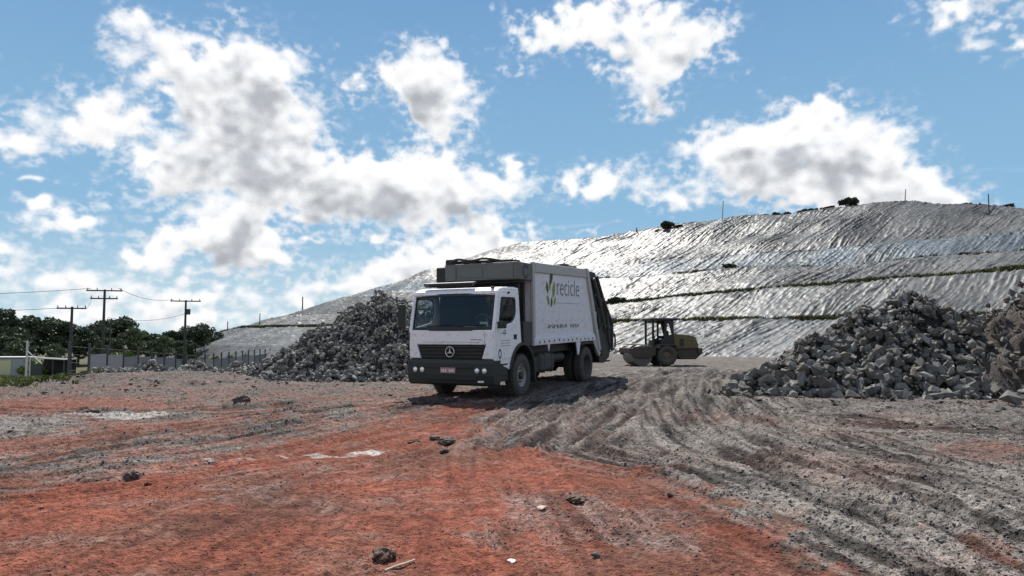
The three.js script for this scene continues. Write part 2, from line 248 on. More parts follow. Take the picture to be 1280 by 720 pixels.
{
  const th = [], rr = [];
  const A = 48 * D2R, nD = 660, nS = 80;
  for (let i = 0; i <= nD; i++) th.push(-A + 2 * A * i / nD);
  for (let i = 1; i < nS; i++) th.push(A + (2 * Math.PI - 2 * A) * i / nS);
  for (const r of [0.02, 0.5, 1, 1.5, 2, 2.4, 2.8]) rr.push(r);
  for (let i = 0, n = 880; i <= n; i++) rr.push(3.1 * Math.pow(52 / 3.1, i / n));
  for (let i = 1; i <= 60; i++) rr.push(52 * Math.pow(3500 / 52, i / 60));
  const nt = th.length, pos = new Float32Array(rr.length * nt * 3), col = new Float32Array(rr.length * nt * 3), uv = new Float32Array(rr.length * nt * 2), idx = [];
  for (let j = 0, q = 0; j < rr.length; j++) for (let i = 0; i < nt; i++, q++) {
    const x = rr[j] * Math.sin(th[i]), d = rr[j] * Math.cos(th[i]);
    const s = rr[j] < 70 ? surfaceAt(x, d) : { h: groundBase(x, d), c: [0.09, 0.09, 0.055] };
    pos.set([x, s.h, -d], q * 3); col.set(s.c.map(v => clamp(v / 0.76, 0.01, 1)), q * 3); uv.set([x / 1.7, d / 1.7], q * 2);
    if (j) { const a = q - nt, b = (j - 1) * nt + (i + 1) % nt, c = q, e = j * nt + (i + 1) % nt; (i + j) % 2 ? idx.push(a, b, c, b, e, c) : idx.push(a, b, e, a, e, c); }
  }
  const g = new THREE.BufferGeometry();
  g.setAttribute('position', new THREE.BufferAttribute(pos, 3)); g.setAttribute('color', new THREE.BufferAttribute(col, 3)); g.setAttribute('uv', new THREE.BufferAttribute(uv, 2)); g.setIndex(idx); g.computeVertexNormals();
  if (g.attributes.normal.getY(400000) < 0) { for (let i = 0; i < idx.length; i += 3) { const t = idx[i]; idx[i] = idx[i + 1]; idx[i + 1] = t; } g.setIndex(idx); g.computeVertexNormals(); }
  const m = new THREE.MeshPhysicalMaterial({ vertexColors: true, roughness: 0.95, specularIntensity: 0.15, map: soilGrain, bumpMap: soilRelief, bumpScale: 0.018 });
  top('ground', g, m, 'rutted yard of red laterite and grey gravel with wheel tracks', 'ground', null, 'structure');
}

// ------------------------------------------------------------------ the covered landfill hill
// u runs along its foot (away to the left), s runs up its face
const hillAt = (u, s) => [32.7 - 0.725 * u + 0.69 * s, -45 - 0.69 * u - 0.725 * s];
function hillH(u, s) {
  const b2 = 5.3 + clamp((50 - u) * 0.036, 0, 1.9);
  const P = [[-7, -4.6], [0, -0.6], [10, 2.7], [11.4, 2.72], [19.4, b2], [21, b2 + 0.05], [30, 9.6], [31.7, 9.65], [38, 12.5], [39.6, 12.55], [58, 21.2], [66, 21.8], [82, 21.4], [135, 10]];
  let h = P[P.length - 1][1];
  for (let i = 1; i < P.length; i++) if (s <= P[i][0]) { const t = clamp((s - P[i - 1][0]) / (P[i][0] - P[i - 1][0])); h = lerp(P[i - 1][1], P[i][1], t); break; }
  h -= clamp((26 - u) * 0.16, 0, 6) * smooth(40, 60, s);
  h += 0.35 * Math.exp(-(((u - 22.6) ** 2) / 14 + ((s - 63) ** 2) / 40));
  h += smooth(12, 45, s) * 0.8 * fbm(u * 0.03, s * 0.05, 2);
  const cap = 0.2 * (134 + 1.3 * Math.min(s, 60) - u) + 0.5 * n2(u * 0.06, s * 0.08), k = 1.2, q = clamp(0.5 + 0.5 * (cap - h) / k);
  return lerp(cap, h, q) - k * q * (1 - q);
}
function wrinkle(u, s) {
  const wu = u + 0.8 * n2(u * 0.06, s * 0.05) + 0.25 * n2b(u * 0.3, s * 0.09);
  const loose = 0.55 + 0.45 * n2(u * 0.045 + 7, s * 0.06), sheet = Math.floor(wu / 5.2);
  const dx = wu * 1.15 + s * 0.16;
  const fold = (n, p) => Math.pow(1 - Math.min(1, Math.abs(n) * 1.25), p);
  return 0.26 * loose * fold(n2(dx * 0.36, s * 0.03), 7) + 0.21 * clamp(0.55 + 0.9 * n2(u * 0.07 + 3, s * 0.09)) * fold(n2b(dx * 0.9 + 11, s * 0.055 + u * 0.02), 6) + 0.09 * fold(n2(dx * 2.1 + 5, s * 0.13), 4) + 0.13 * n2(u * 0.13, s * 0.1)
    + 0.10 * fold(n2b(u * 0.5 - s * 0.55, s * 0.3 + u * 0.2), 8) + 0.03 * n2(dx * 3.1, s * 0.9) + 0.06 * Math.sin(sheet * 12.9898);
}
const hill = new THREE.Group(); hill.name = 'hill'; scene.add(hill);
describe(hill, 'terraced landfill hill covered with wrinkled silver plastic sheets', 'hill', null, 'structure');
function hillPatch(us, ss, lift, tint) {
  const nu = us.length, pos = [], col = [], uv = [], idx = [];
  ss.forEach((s, j) => us.forEach((u, i) => {
    const [x, z] = hillAt(u, s), edge = Math.min(1, (ss[ss.length - 1] - s) / 0.6, (s - ss[0]) / 0.6);
    pos.push(x, hillH(u, s) + lift * Math.max(edge, 0) + (tint ? wrinkle(u, s) + 0.05 : -0.12), z); uv.push(u / 6, s / 6);
    if (tint) col.push(...tint(u, s));
    if (i && j) { const c = j * nu + i; idx.push(c - nu - 1, c - nu, c - 1, c - nu, c, c - 1); }
  }));
  const g = new THREE.BufferGeometry(); g.setAttribute('position', new THREE.Float32BufferAttribute(pos, 3)); g.setAttribute('uv', new THREE.Float32BufferAttribute(uv, 2)); if (tint) g.setAttribute('color', new THREE.Float32BufferAttribute(col, 3)); g.setIndex(idx); g.computeVertexNormals(); return g;
}
const steps = (a, b, n) => Array.from({ length: n + 1 }, (_, i) => a + (b - a) * i / n);
{
  part(hill, 'hill_soil', hillPatch(steps(-45, 215, 180), steps(-7, 134, 110), 0), mat([0.12, 0.1, 0.08], 0.95));
  const us = [...steps(-45, -12, 70), ...steps(-11.9, 92, 800), ...steps(92.3, 215, 330)];
  const creases = tile(512, (u, v) => { const a = lattice.c1 ??= tileNoise([14, 31, 70, 150], 71, 0.7); const s = a(u * 1.0, v * 0.999); return [s, s, s]; });
  const bands = [[-7, 10.35, 76, [0.112, 0.114, 0.115], 0.36], [10.9, 19.75, 44, [0.112, 0.113, 0.111], 0.36], [20.4, 30.3, 50, [0.105, 0.105, 0.102], 0.36], [31.1, 38.3, 38, [0.092, 0.110, 0.125], 0.4], [39.1, 74, 165, [0.09, 0.09, 0.089], 0.38]];
  bands.forEach(([s0, s1, n, c, rough], k) => {
    const m = new THREE.MeshPhysicalMaterial({ vertexColors: true, roughness: rough + 0.1, specularIntensity: 0.13, bumpMap: creases, bumpScale: 0.02, side: THREE.DoubleSide });
    const g = hillPatch(us, steps(s0, s1, n), 0.1, (u, s) => {
      const sheet = Math.floor((u + 0.8 * n2(u * 0.06, s * 0.05) + 0.25 * n2b(u * 0.3, s * 0.09)) / 5.2);
      const v = 1 + 0.22 * Math.sin(sheet * 78.233 + k * 3) + 0.3 * fbm(u * 0.5, s * 0.3, 3), dirt = smooth(0.25, 0.75, fbm(u * 0.11 + 30, s * 0.16, 4)) * 0.5;
      return [lerp(c[0] * v, 0.13, dirt), lerp(c[1] * v, 0.12, dirt), lerp(c[2] * v, 0.105, dirt)];
    });
    part(hill, 'plastic_sheet' + (k ? '_00' + k : ''), g, m);
  });
}
// tufts of grass along the berms
function tuft(blades, h, w, seed) {
  const r = prng(seed), pos = [];
  for (let i = 0; i < blades; i++) {
    const a = r() * 6.28, l = h * (0.6 + 0.5 * r()), lean = 0.15 + 0.5 * r(), cx = (r() - 0.5) * h * 0.5, cz = (r() - 0.5) * h * 0.5, bx = Math.cos(a + 1.57) * w, bz = Math.sin(a + 1.57) * w, tx = cx + Math.cos(a) * l * lean, tz = cz + Math.sin(a) * l * lean, mx = cx + Math.cos(a) * l * lean * 0.35, mz = cz + Math.sin(a) * l * lean * 0.35;
    pos.push(cx - bx, -0.05, cz - bz, cx + bx, -0.05, cz + bz, mx + bx * 0.8, l * 0.6, mz + bz * 0.8, cx - bx, -0.05, cz - bz, mx + bx * 0.8, l * 0.6, mz + bz * 0.8, mx - bx * 0.8, l * 0.6, mz - bz * 0.8, mx - bx * 0.8, l * 0.6, mz - bz * 0.8, mx + bx * 0.8, l * 0.6, mz + bz * 0.8, tx, l, tz);
  }
  const g = new THREE.BufferGeometry(); g.setAttribute('position', new THREE.Float32BufferAttribute(pos, 3)); g.computeVertexNormals(); return g;
}
const leafMat = mat([1, 1, 1], 0.85, { side: THREE.DoubleSide });
function grassOf(name, geometry, places, label) {
  const m = new THREE.InstancedMesh(geometry, leafMat, places.length), o = new THREE.Object3D(); m.name = numbered(name);
  places.forEach(([x, y, z, s, c, ry], i) => { o.position.set(x, y, z); o.scale.set(s, s, s); o.rotation.set(0, ry, 0); o.updateMatrix(); m.setMatrixAt(i, o.matrix); m.setColorAt(i, lin(...c)); });
  m.castShadow = m.receiveShadow = true; scene.add(m); return describe(m, label, 'grass', null, 'stuff');
}
{
  const r = prng(77), tg = tuft(9, 0.55, 0.05, 4);
  const rows = [[10.8, 0.9, -15, 140, 4200, 'green grass strip along the lowest berm of the covered hill', 0.7], [20.4, 0.9, -12, 110, 3200, 'patchy grass along the second berm of the covered hill', 0.3], [31, 0.55, -10, 90, 700, 'thin weeds along the third berm of the covered hill', -0.15]];
  for (const [s, wd, u0, u1, n, label, thr] of rows) {
    const P = [];
    for (let i = 0; i < n; i++) {
      const u = u0 + (u1 - u0) * r(), ss = s + (r() - 0.5) * wd * 1.6, lush = fbm(u * 0.07 + s, 2, 3) + thr; if (lush < (r() - 0.5) * 0.5) continue;
      const [x, z] = hillAt(u, ss), v = 0.7 + r() * 0.7, yel = r();
      P.push([x, hillH(u, ss) + 0.08, z, (0.55 + r() * 0.75) * (0.6 + 0.5 * clamp(lush + 0.5)), [0.055 * v + 0.04 * yel * v, 0.078 * v, 0.016 * v], r() * 6.28]);
    }
    grassOf('grass', tg, P, label);
  }
  const P = [];
  for (let i = 0; i < 5200; i++) {
    const d = 19 + r() * 9, x = -26 + r() * 14.5, e = (x + 12.6) + (d - 23) * -0.15 + n2(x * 0.5, d * 0.5) * 1.2; if (e > -0.2 || d < 20.4 - (x + 13) * 0.1 + n2b(x * 0.4, d) * 0.5) continue;
    const v = 0.6 + r() * 0.8; P.push([x, groundBase(x, d), -d, 0.14 + r() * 0.24, [0.10 * v, 0.125 * v, 0.026 * v], r() * 6.28]);
  }
  grassOf('grass', tg, P, 'bright green grass verge at the far corner of the yard');
}

// ------------------------------------------------------------------ heaps of rubble
function rockGeometry(seed, n = 13) {
  const r = prng(seed), pts = [];
  for (let i = 0; i < n; i++) { const a = r() * 6.283, z = r() * 2 - 1, q = Math.sqrt(1 - z * z), l = 0.42 + 0.16 * r(); pts.push(new THREE.Vector3(Math.cos(a) * q * l, z * l * 0.78, Math.sin(a) * q * l * 0.9)); }
  const g = new ConvexGeometry(pts), p = g.attributes.position, uv = new Float32Array(p.count * 2);
  for (let i = 0; i < p.count; i++) { uv[i * 2] = p.getX(i) + p.getZ(i) * 0.7; uv[i * 2 + 1] = p.getY(i) + p.getZ(i) * 0.5; }
  g.setAttribute('uv', new THREE.BufferAttribute(uv, 2)); g.computeVertexNormals(); return g;
}
function clodGeometry(seed) { // a rounded, crumbly lump
  const g = new THREE.IcosahedronGeometry(0.5, 5), p = g.attributes.position;
  for (let i = 0; i < p.count; i++) { const x = p.getX(i), y = p.getY(i), z = p.getZ(i), k = 1 + 0.28 * n2(x * 2 + seed, y * 2 + z * 2.3) + 0.12 * n2b(x * 6 - z * 4 + seed, y * 6 + z * 3) + 0.05 * n2(x * 17 + z * 9, y * 17 - z * 12 + seed); p.setXYZ(i, x * k, y * k * 0.85, z * k); }
  const uv = g.attributes.uv; for (let i = 0; i < uv.count; i++) uv.setXY(i, p.getX(i) * 0.3, (p.getY(i) + p.getZ(i)) * 0.3);
  g.computeVertexNormals(); return g;
}
const rocks = Array.from({ length: 9 }, (_, i) => rockGeometry(100 + i, 11 + i % 4));
const rockTone = (c, k = 0) => mat(c, 0.9, { map: stoneGrain, bumpMap: stoneGrain, bumpScale: 0.02 });
const rockMats = [[0.132, 0.124, 0.112], [0.091, 0.087, 0.078], [0.188, 0.179, 0.164], [0.12, 0.105, 0.09], [0.059, 0.057, 0.054], [0.264, 0.252, 0.229]].map(c => rockTone(c));
const rockFill = rockTone([1, 1, 1]);
function heap(name, label, { cones, slope, count, sizes, parts, seed, core, tones, bounds, bump }) {
  const height = (x, z) => { let h = -9; for (const [cx, cd, ch, st = 1] of cones) { const q = ch - slope * Math.hypot((x - cx) / st, z + cd), k = 0.35, t = clamp(0.5 + 0.5 * (q - h) / k); h = lerp(h, q, t) + k * t * (1 - t); } const n = bump * fbm(x * 0.9, z * 0.9, 3); return h + n * smooth(-0.1, 0.5, h); };
  const c0 = cones[0], root = thing(name, label, 'rubble heap', [c0[0], groundBase(c0[0], c0[1]), -c0[1]]);
  const ox = root.position.x, oy = root.position.y, oz = root.position.z, [x0, x1, z0, z1] = bounds;
  const nx = 110, nz = 90, pos = [], uv = [], idx = [];
  for (let j = 0; j <= nz; j++) for (let i = 0; i <= nx; i++) {
    const x = lerp(x0, x1, i / nx), z = lerp(z0, z1, j / nz), g = groundBase(x, -z), h = height(x, z);
    pos.push(x - ox, (h > 0 ? g + h * 0.96 - 0.06 : g - 0.25 + Math.max(h, -0.3)) - oy, z - oz); uv.push(x / 1.7, z / 1.7);
    if (i && j) { const c = j * (nx + 1) + i; idx.push(c - nx - 2, c - 1, c - nx - 1, c - nx - 1, c - 1, c); }
  }
  const cg = new THREE.BufferGeometry(); cg.setAttribute('position', new THREE.Float32BufferAttribute(pos, 3)); cg.setAttribute('uv', new THREE.Float32BufferAttribute(uv, 2)); cg.setIndex(idx); cg.computeVertexNormals();
  part(root, 'earth_core', cg, mat(core, 0.95, { map: soilGrain, bumpMap: soilRelief, bumpScale: 0.04 }));
  const r = prng(seed), list = [];
  for (let tries = 0; list.length < count && tries < count * 30; tries++) {
    const x = lerp(x0, x1, r()), z = lerp(z0, z1, r()), h = height(x, z); if (h < -0.22 || (h < 0 && r() < 0.75)) continue;
    const s = sizes[0] + (sizes[1] - sizes[0]) * Math.pow(r(), sizes[2] ?? 2.2), low = smooth(1.6, 0, h);
    const y = (h > 0 ? groundBase(x, -z) + h : groundBase(x, -z)) + s * (0.02 + 0.22 * r());
    list.push({ x: x - ox, y: y - oy, z: z - oz, s: s * (h < 0 ? 0.6 : 1) * (0.85 + 0.3 * low), e: [r() * 6.28, r() * 6.28, r() * 6.28], k: r(), sc: [0.8 + r() * 0.5, 0.65 + r() * 0.5, 0.8 + r() * 0.5], front: z });
  }
  // the largest stones on the side that can be seen stand alone; the rest is fill
  list.sort((a, b) => (b.s * (b.front > -c0[1] - 0.2 ? 1 : 0.3)) - (a.s * (a.front > -c0[1] - 0.2 ? 1 : 0.3)));
  list.slice(0, parts).forEach((q, i) => { const m = part(root, i ? `rock_${String(i).padStart(3, '0')}` : 'rock', rocks[i % rocks.length], tones[Math.floor(q.k * tones.length)]); m.position.set(q.x, q.y, q.z); m.rotation.set(...q.e); m.scale.set(q.s * q.sc[0], q.s * q.sc[1], q.s * q.sc[2]); });
  const rest = list.slice(parts), o = new THREE.Object3D();
  for (let v = 0; v < 3; v++) {
    const L = rest.filter((_, i) => i % 3 === v), m = new THREE.InstancedMesh(rocks[v * 2 + 1], rockFill, L.length); m.name = v ? `rubble_fill_00${v}` : 'rubble_fill'; m.userData.kind = 'stuff'; m.castShadow = m.receiveShadow = true;
    L.forEach((q, i) => { o.position.set(q.x, q.y, q.z); o.rotation.set(...q.e); o.scale.set(q.s * q.sc[0], q.s * q.sc[1], q.s * q.sc[2]); o.updateMatrix(); m.setMatrixAt(i, o.matrix); m.setColorAt(i, tones[Math.floor(q.k * tones.length)].color); });
    root.add(m);
  }
  return root;
}
heap('rubble_heap', 'tall heap of small grey concrete rubble behind the truck cab', { cones: [[-5.0, 27, 3.2, 1.05], [-6.2, 26.2, 2.3, 1.1], [-3.2, 27.5, 2.5, 1.1], [-7.7, 25.2, 1.0, 1.2], [-9.2, 24.4, 0.45, 1.5], [-10.6, 23.8, 0.34, 1.8], [-12, 23.2, 0.28, 2], [-13.3, 22.9, 0.2, 2]], slope: 0.72, count: 26000, sizes: [0.035, 0.22, 3.4], parts: 300, seed: 21, core: [0.06, 0.055, 0.05], tones: [rockMats[2], rockMats[2], rockTone([0.24, 0.22, 0.19]), rockTone([0.30, 0.28, 0.25]), rockMats[2], rockMats[0], rockMats[5], rockTone([0.34, 0.32, 0.29])], bounds: [-15, 2, -33, -20.5], bump: 0.4 });
heap('rubble_heap', 'heap of large broken grey rocks below the covered hill', { cones: [[11.7, 20.6, 2.75, 1.1], [10.0, 19.8, 2.2, 1.1], [8.2, 19.0, 1.35, 1.2], [6.5, 18.4, 0.6, 1.3], [13, 20.2, 2.1, 1]], slope: 0.75, count: 10000, sizes: [0.05, 0.38, 2.9], parts: 300, seed: 22, core: [0.03, 0.028, 0.025], tones: [rockMats[0], rockMats[2], rockMats[3], rockTone([0.13, 0.108, 0.087]), rockMats[3], rockMats[2], rockMats[5], rockMats[0]], bounds: [4, 17.5, -25.5, -15.6], bump: 0.35 });
heap('rubble_heap', 'brown earth heap with scattered stones beside the rock heap', { cones: [[15.6, 19.3, 3.55, 1.05], [14.0, 18.4, 2.0, 1.0], [17.5, 20, 3.9, 1.1]], slope: 0.72, count: 4000, sizes: [0.04, 0.34, 3.4], parts: 110, seed: 23, core: [0.085, 0.066, 0.053], tones: [rockMats[3], rockTone([0.13, 0.10, 0.082]), rockTone([0.155, 0.122, 0.1]), rockMats[0], rockMats[2]], bounds: [11.5, 24, -26.5, -14], bump: 0.5 });

// loose gravel over the yard, too many to count
{
  const r = prng(31), o = new THREE.Object3D(), L = [];
  for (let i = 0; i < 170000; i++) {
    const d = 3.4 * Math.pow(20 / 3.4, r()), x = (r() - 0.5) * 2 * 0.85 * d, dens = 0.35 + 0.65 * smooth(-0.2, 0.5, fbm(x * 0.9 + 3, d * 0.9, 3)); if (r() > dens) continue;
    const S = surfaceAt(x, d); if (r() < S.red * 0.7) continue;
    const s = (0.009 + 0.03 * Math.pow(r(), 5)) * (0.8 + d * 0.06) * (1 - 0.4 * S.red), v = 0.95 + r() * 1.2;
    L.push([x, S.h + s * 0.12, -d, s, r() < 0.25 ? [0.17 * v, 0.16 * v, 0.15 * v] : S.c.map(c => c * v)]);
  }
  // coarser clods along the banks and beside the tracks
  for (let i = 0; i < 26000; i++) {
    const d = 6 + r() * 26, x = (r() - 0.5) * 1.7 * d;
    const bank = Math.exp(-(((d - 21 - 0.25 * (x + 12)) / 3.2) ** 2)) * smooth(-6, -9, x), ridge = Math.exp(-(((d - 12 - 0.12 * (x - 7)) / 0.5) ** 2)) * smooth(4.5, 6.5, x), foot = Math.exp(-(((d - 15.5) / 1.6) ** 2)) * smooth(4, 7, x), toe = Math.exp(-(((d - 21.5) / 1.5) ** 2)) * smooth(-2, -4, x), loose = 0.16 * smooth(0.2, 0.6, fbm(x * 0.6, d * 0.6 + 40, 3));
    if (r() > Math.max(bank * 0.8, ridge, foot * 0.5, toe * 0.7, loose) * smooth(0.0, 0.5, 0.25 + fbm(x * 0.5 + 9, d * 0.5, 2))) continue;
    const S = surfaceAt(x, d); if (r() < S.red * 0.8) continue;
    const s = 0.03 + 0.16 * Math.pow(r(), 3.2), v = 0.7 + r() * 0.9;
    L.push([x, S.h + s * 0.15, -d, s, S.c.map(c => c * v)]);
  }
  const m = new THREE.InstancedMesh(rocks[2], rockFill, L.length); m.name = 'gravel'; m.castShadow = m.receiveShadow = true;
  L.forEach(([x, y, z, s, c], i) => { o.position.set(x, y, z); o.rotation.set((r() - 0.5) * 0.7, r() * 6, (r() - 0.5) * 0.7); o.scale.set(s, s * 0.55, s); o.updateMatrix(); m.setMatrixAt(i, o.matrix); m.setColorAt(i, lin(...c)); });
  scene.add(m); describe(m, 'loose gravel and small lumps strewn over the yard', 'gravel', null, 'stuff');
}

// ------------------------------------------------------------------ the refuse truck (x forward, y up; its left side is -z)
const font = await new FontLoader().loadAsync('fonts/droid/droid_sans_regular.typeface.json');
const paintDirt = tile(512, (u, v) => { const a = grainB(u, v), b = grainA(u, v), m = smooth(0.56, 0.72, a), s = 0.92 + (a - 0.5) * 0.25 + (b - 0.5) * 0.2; return [s * (1 - 0.22 * m), s * (1 - 0.27 * m), s * (1 - 0.34 * m)]; });
const whitePaint = new THREE.MeshPhysicalMaterial({ color: lin(0.88, 0.87, 0.91), roughness: 0.38, clearcoat: 0.5, clearcoatRoughness: 0.25, map: paintDirt });
const bodyPaint = mat([0.70, 0.69, 0.74], 0.55, { map: paintDirt });
const bodyFrame = mat([0.42, 0.42, 0.41], 0.6, { map: paintDirt });
const headerPaint = mat([0.125, 0.132, 0.122], 0.65, { map: paintDirt });
const darkPlastic = mat([0.020, 0.025, 0.022], 0.62);
const blackSteel = mat([0.014, 0.014, 0.014], 0.6);
const dustySteel = mat([0.05, 0.052, 0.048], 0.75);
const rubber = mat([0.04, 0.037, 0.034], 0.92);
const tyreWall = mat([0.062, 0.057, 0.052], 0.95);
const rimSteel = mat([0.34, 0.33, 0.32], 0.6, { metalness: 0.2 });
const chrome = mat([0.6, 0.6, 0.6], 0.3, { metalness: 1 });
const interior = mat([0.012, 0.012, 0.014], 0.9);
const glass = new THREE.MeshPhysicalMaterial({ color: lin(0.58, 0.63, 0.64), roughness: 0.02, transmission: 1, thickness: 0, ior: 1.5 });
const lens = new THREE.MeshPhysicalMaterial({ color: lin(0.9, 0.9, 0.88), roughness: 0.08, clearcoat: 1, metalness: 0.35 });
const inkDark = mat([0.05, 0.05, 0.06], 0.7), inkGrey = mat([0.17, 0.17, 0.2], 0.7), inkGreen = mat([0.20, 0.25, 0.05], 0.7), inkBrown = mat([0.07, 0.07, 0.03], 0.7);

const truck = thing('garbage_truck', 'white cab refuse truck with grey compactor body driving off the gravel', 'garbage truck', [-0.80, groundBase(-0.8, 18.3) + 0.0, -18.3], 0);
truck.rotation.order = 'YZX'; truck.rotation.y = -117 * D2R; truck.rotation.z = -1.35 * D2R;

function makeWheel(parent, x, z, dual, steer = 0) {
  const w = new THREE.Group(); w.name = 'wheel'; w.position.set(x, 0.525, z); w.rotation.y = steer; parent.add(w);
  const out = z < 0 ? -1 : 1;
  const tyreAt = off => {
    const pr = [[0.29, -0.105], [0.33, -0.135], [0.42, -0.145], [0.485, -0.13], [0.515, -0.10], [0.523, -0.06], [0.525, 0], [0.523, 0.06], [0.515, 0.10], [0.485, 0.13], [0.42, 0.145], [0.33, 0.135], [0.29, 0.105]];
    const g = new THREE.LatheGeometry(pr.map(([r, y]) => new THREE.Vector2(r, y)), 44); g.rotateX(Math.PI / 2); g.translate(0, 0, off);
    const lugs = []; for (let i = 0; i < 40; i++) for (const s of [-1, 1]) { const a = i / 40 * 6.2832 + (s > 0 ? 0.08 : 0), b = rbox(0.022, 0.05, 0.10, 0, 0.523, off + s * 0.062, 0.004); b.rotateZ(a); lugs.push(b); }
    return join([g, ...lugs]);
  };
  part(w, 'tyre', tyreAt(0), tyreWall);
  if (dual) part(w, 'tyre_001', tyreAt(-out * 0.33), rubber);
  const dish = dual ? [[0.0, -0.06], [0.13, -0.06], [0.15, -0.1], [0.2, -0.1], [0.24, -0.03], [0.275, 0.06], [0.305, 0.11], [0.29, 0.12]] : [[0.0, 0.05], [0.1, 0.05], [0.13, 0.03], [0.2, 0.03], [0.235, -0.02], [0.265, 0.03], [0.305, 0.115], [0.29, 0.125]];
  const rim = new THREE.LatheGeometry(dish.map(([r, y]) => new THREE.Vector2(r, y * out)), 36); rim.rotateX(Math.PI / 2);
  const rp = part(w, 'rim', rim, dual ? dustySteel : rimSteel); rp.material.side = THREE.DoubleSide;
  const hub = new THREE.CylinderGeometry(0.075, 0.1, 0.1, 18); hub.rotateX(Math.PI / 2 * out); hub.translate(0, 0, out * (dual ? -0.04 : 0.08)); part(w, 'hub', hub, dustySteel);
  const nuts = []; for (let i = 0; i < 10; i++) { const n = new THREE.CylinderGeometry(0.016, 0.016, 0.05, 6); n.rotateX(Math.PI / 2); n.translate(0.165, 0, out * (dual ? -0.08 : 0.045)); n.rotateZ(i / 10 * 6.2832); nuts.push(n); }
  part(w, 'wheel_nuts', join(nuts), dustySteel);
}
makeWheel(truck, 0, -1.07, false, 0.03); makeWheel(truck, 0, 1.07, false, 0.03);
makeWheel(truck, -4.55, -1.05, true); makeWheel(truck, -4.55, 1.05, true);

// chassis
part(truck, 'chassis_rail', rbox(7.6, 0.24, 0.09, -2.6, 0.86, -0.42, 0.01), blackSteel);
part(truck, 'chassis_rail_001', rbox(7.6, 0.24, 0.09, -2.6, 0.86, 0.42, 0.01), blackSteel);
part(truck, 'axle', join([bar([0, 0.5, -1], [0, 0.5, 1], 0.07), rbox(0.3, 0.2, 0.9, 0, 0.62, 0, 0.05)]), blackSteel);
part(truck, 'axle_001', join([bar([-4.55, 0.525, -0.95], [-4.55, 0.525, 0.95], 0.11), new THREE.SphereGeometry(0.24, 16, 12).translate(-4.55, 0.53, 0), bar([-1.2, 0.72, 0], [-4.4, 0.55, 0], 0.06)]), blackSteel);
part(truck, 'engine_block', rbox(1.3, 0.62, 0.72, 0.45, 0.85, 0, 0.08), blackSteel);
part(truck, 'fuel_tank', join([rbox(0.95, 0.52, 0.5, -1.75, 0.76, -0.88, 0.12), rbox(0.04, 0.56, 0.53, -1.5, 0.76, -0.88, 0.02), rbox(0.04, 0.56, 0.53, -2.0, 0.76, -0.88, 0.02)]), dustySteel);
part(truck, 'air_tank', bar([-2.35, 0.82, -0.85], [-3.2, 0.82, -0.85], 0.15, 0.15, 18), blackSteel);
part(truck, 'battery_box', rbox(0.6, 0.42, 0.42, -1.1, 0.72, -0.85, 0.03), darkPlastic);
part(truck, 'fuel_tank_001', rbox(1.3, 0.52, 0.5, -1.75, 0.76, 0.88, 0.12), dustySteel);
part(truck, 'subframe', rbox(5.4, 0.26, 1.9, -3.3, 1.12, 0, 0.02), blackSteel);

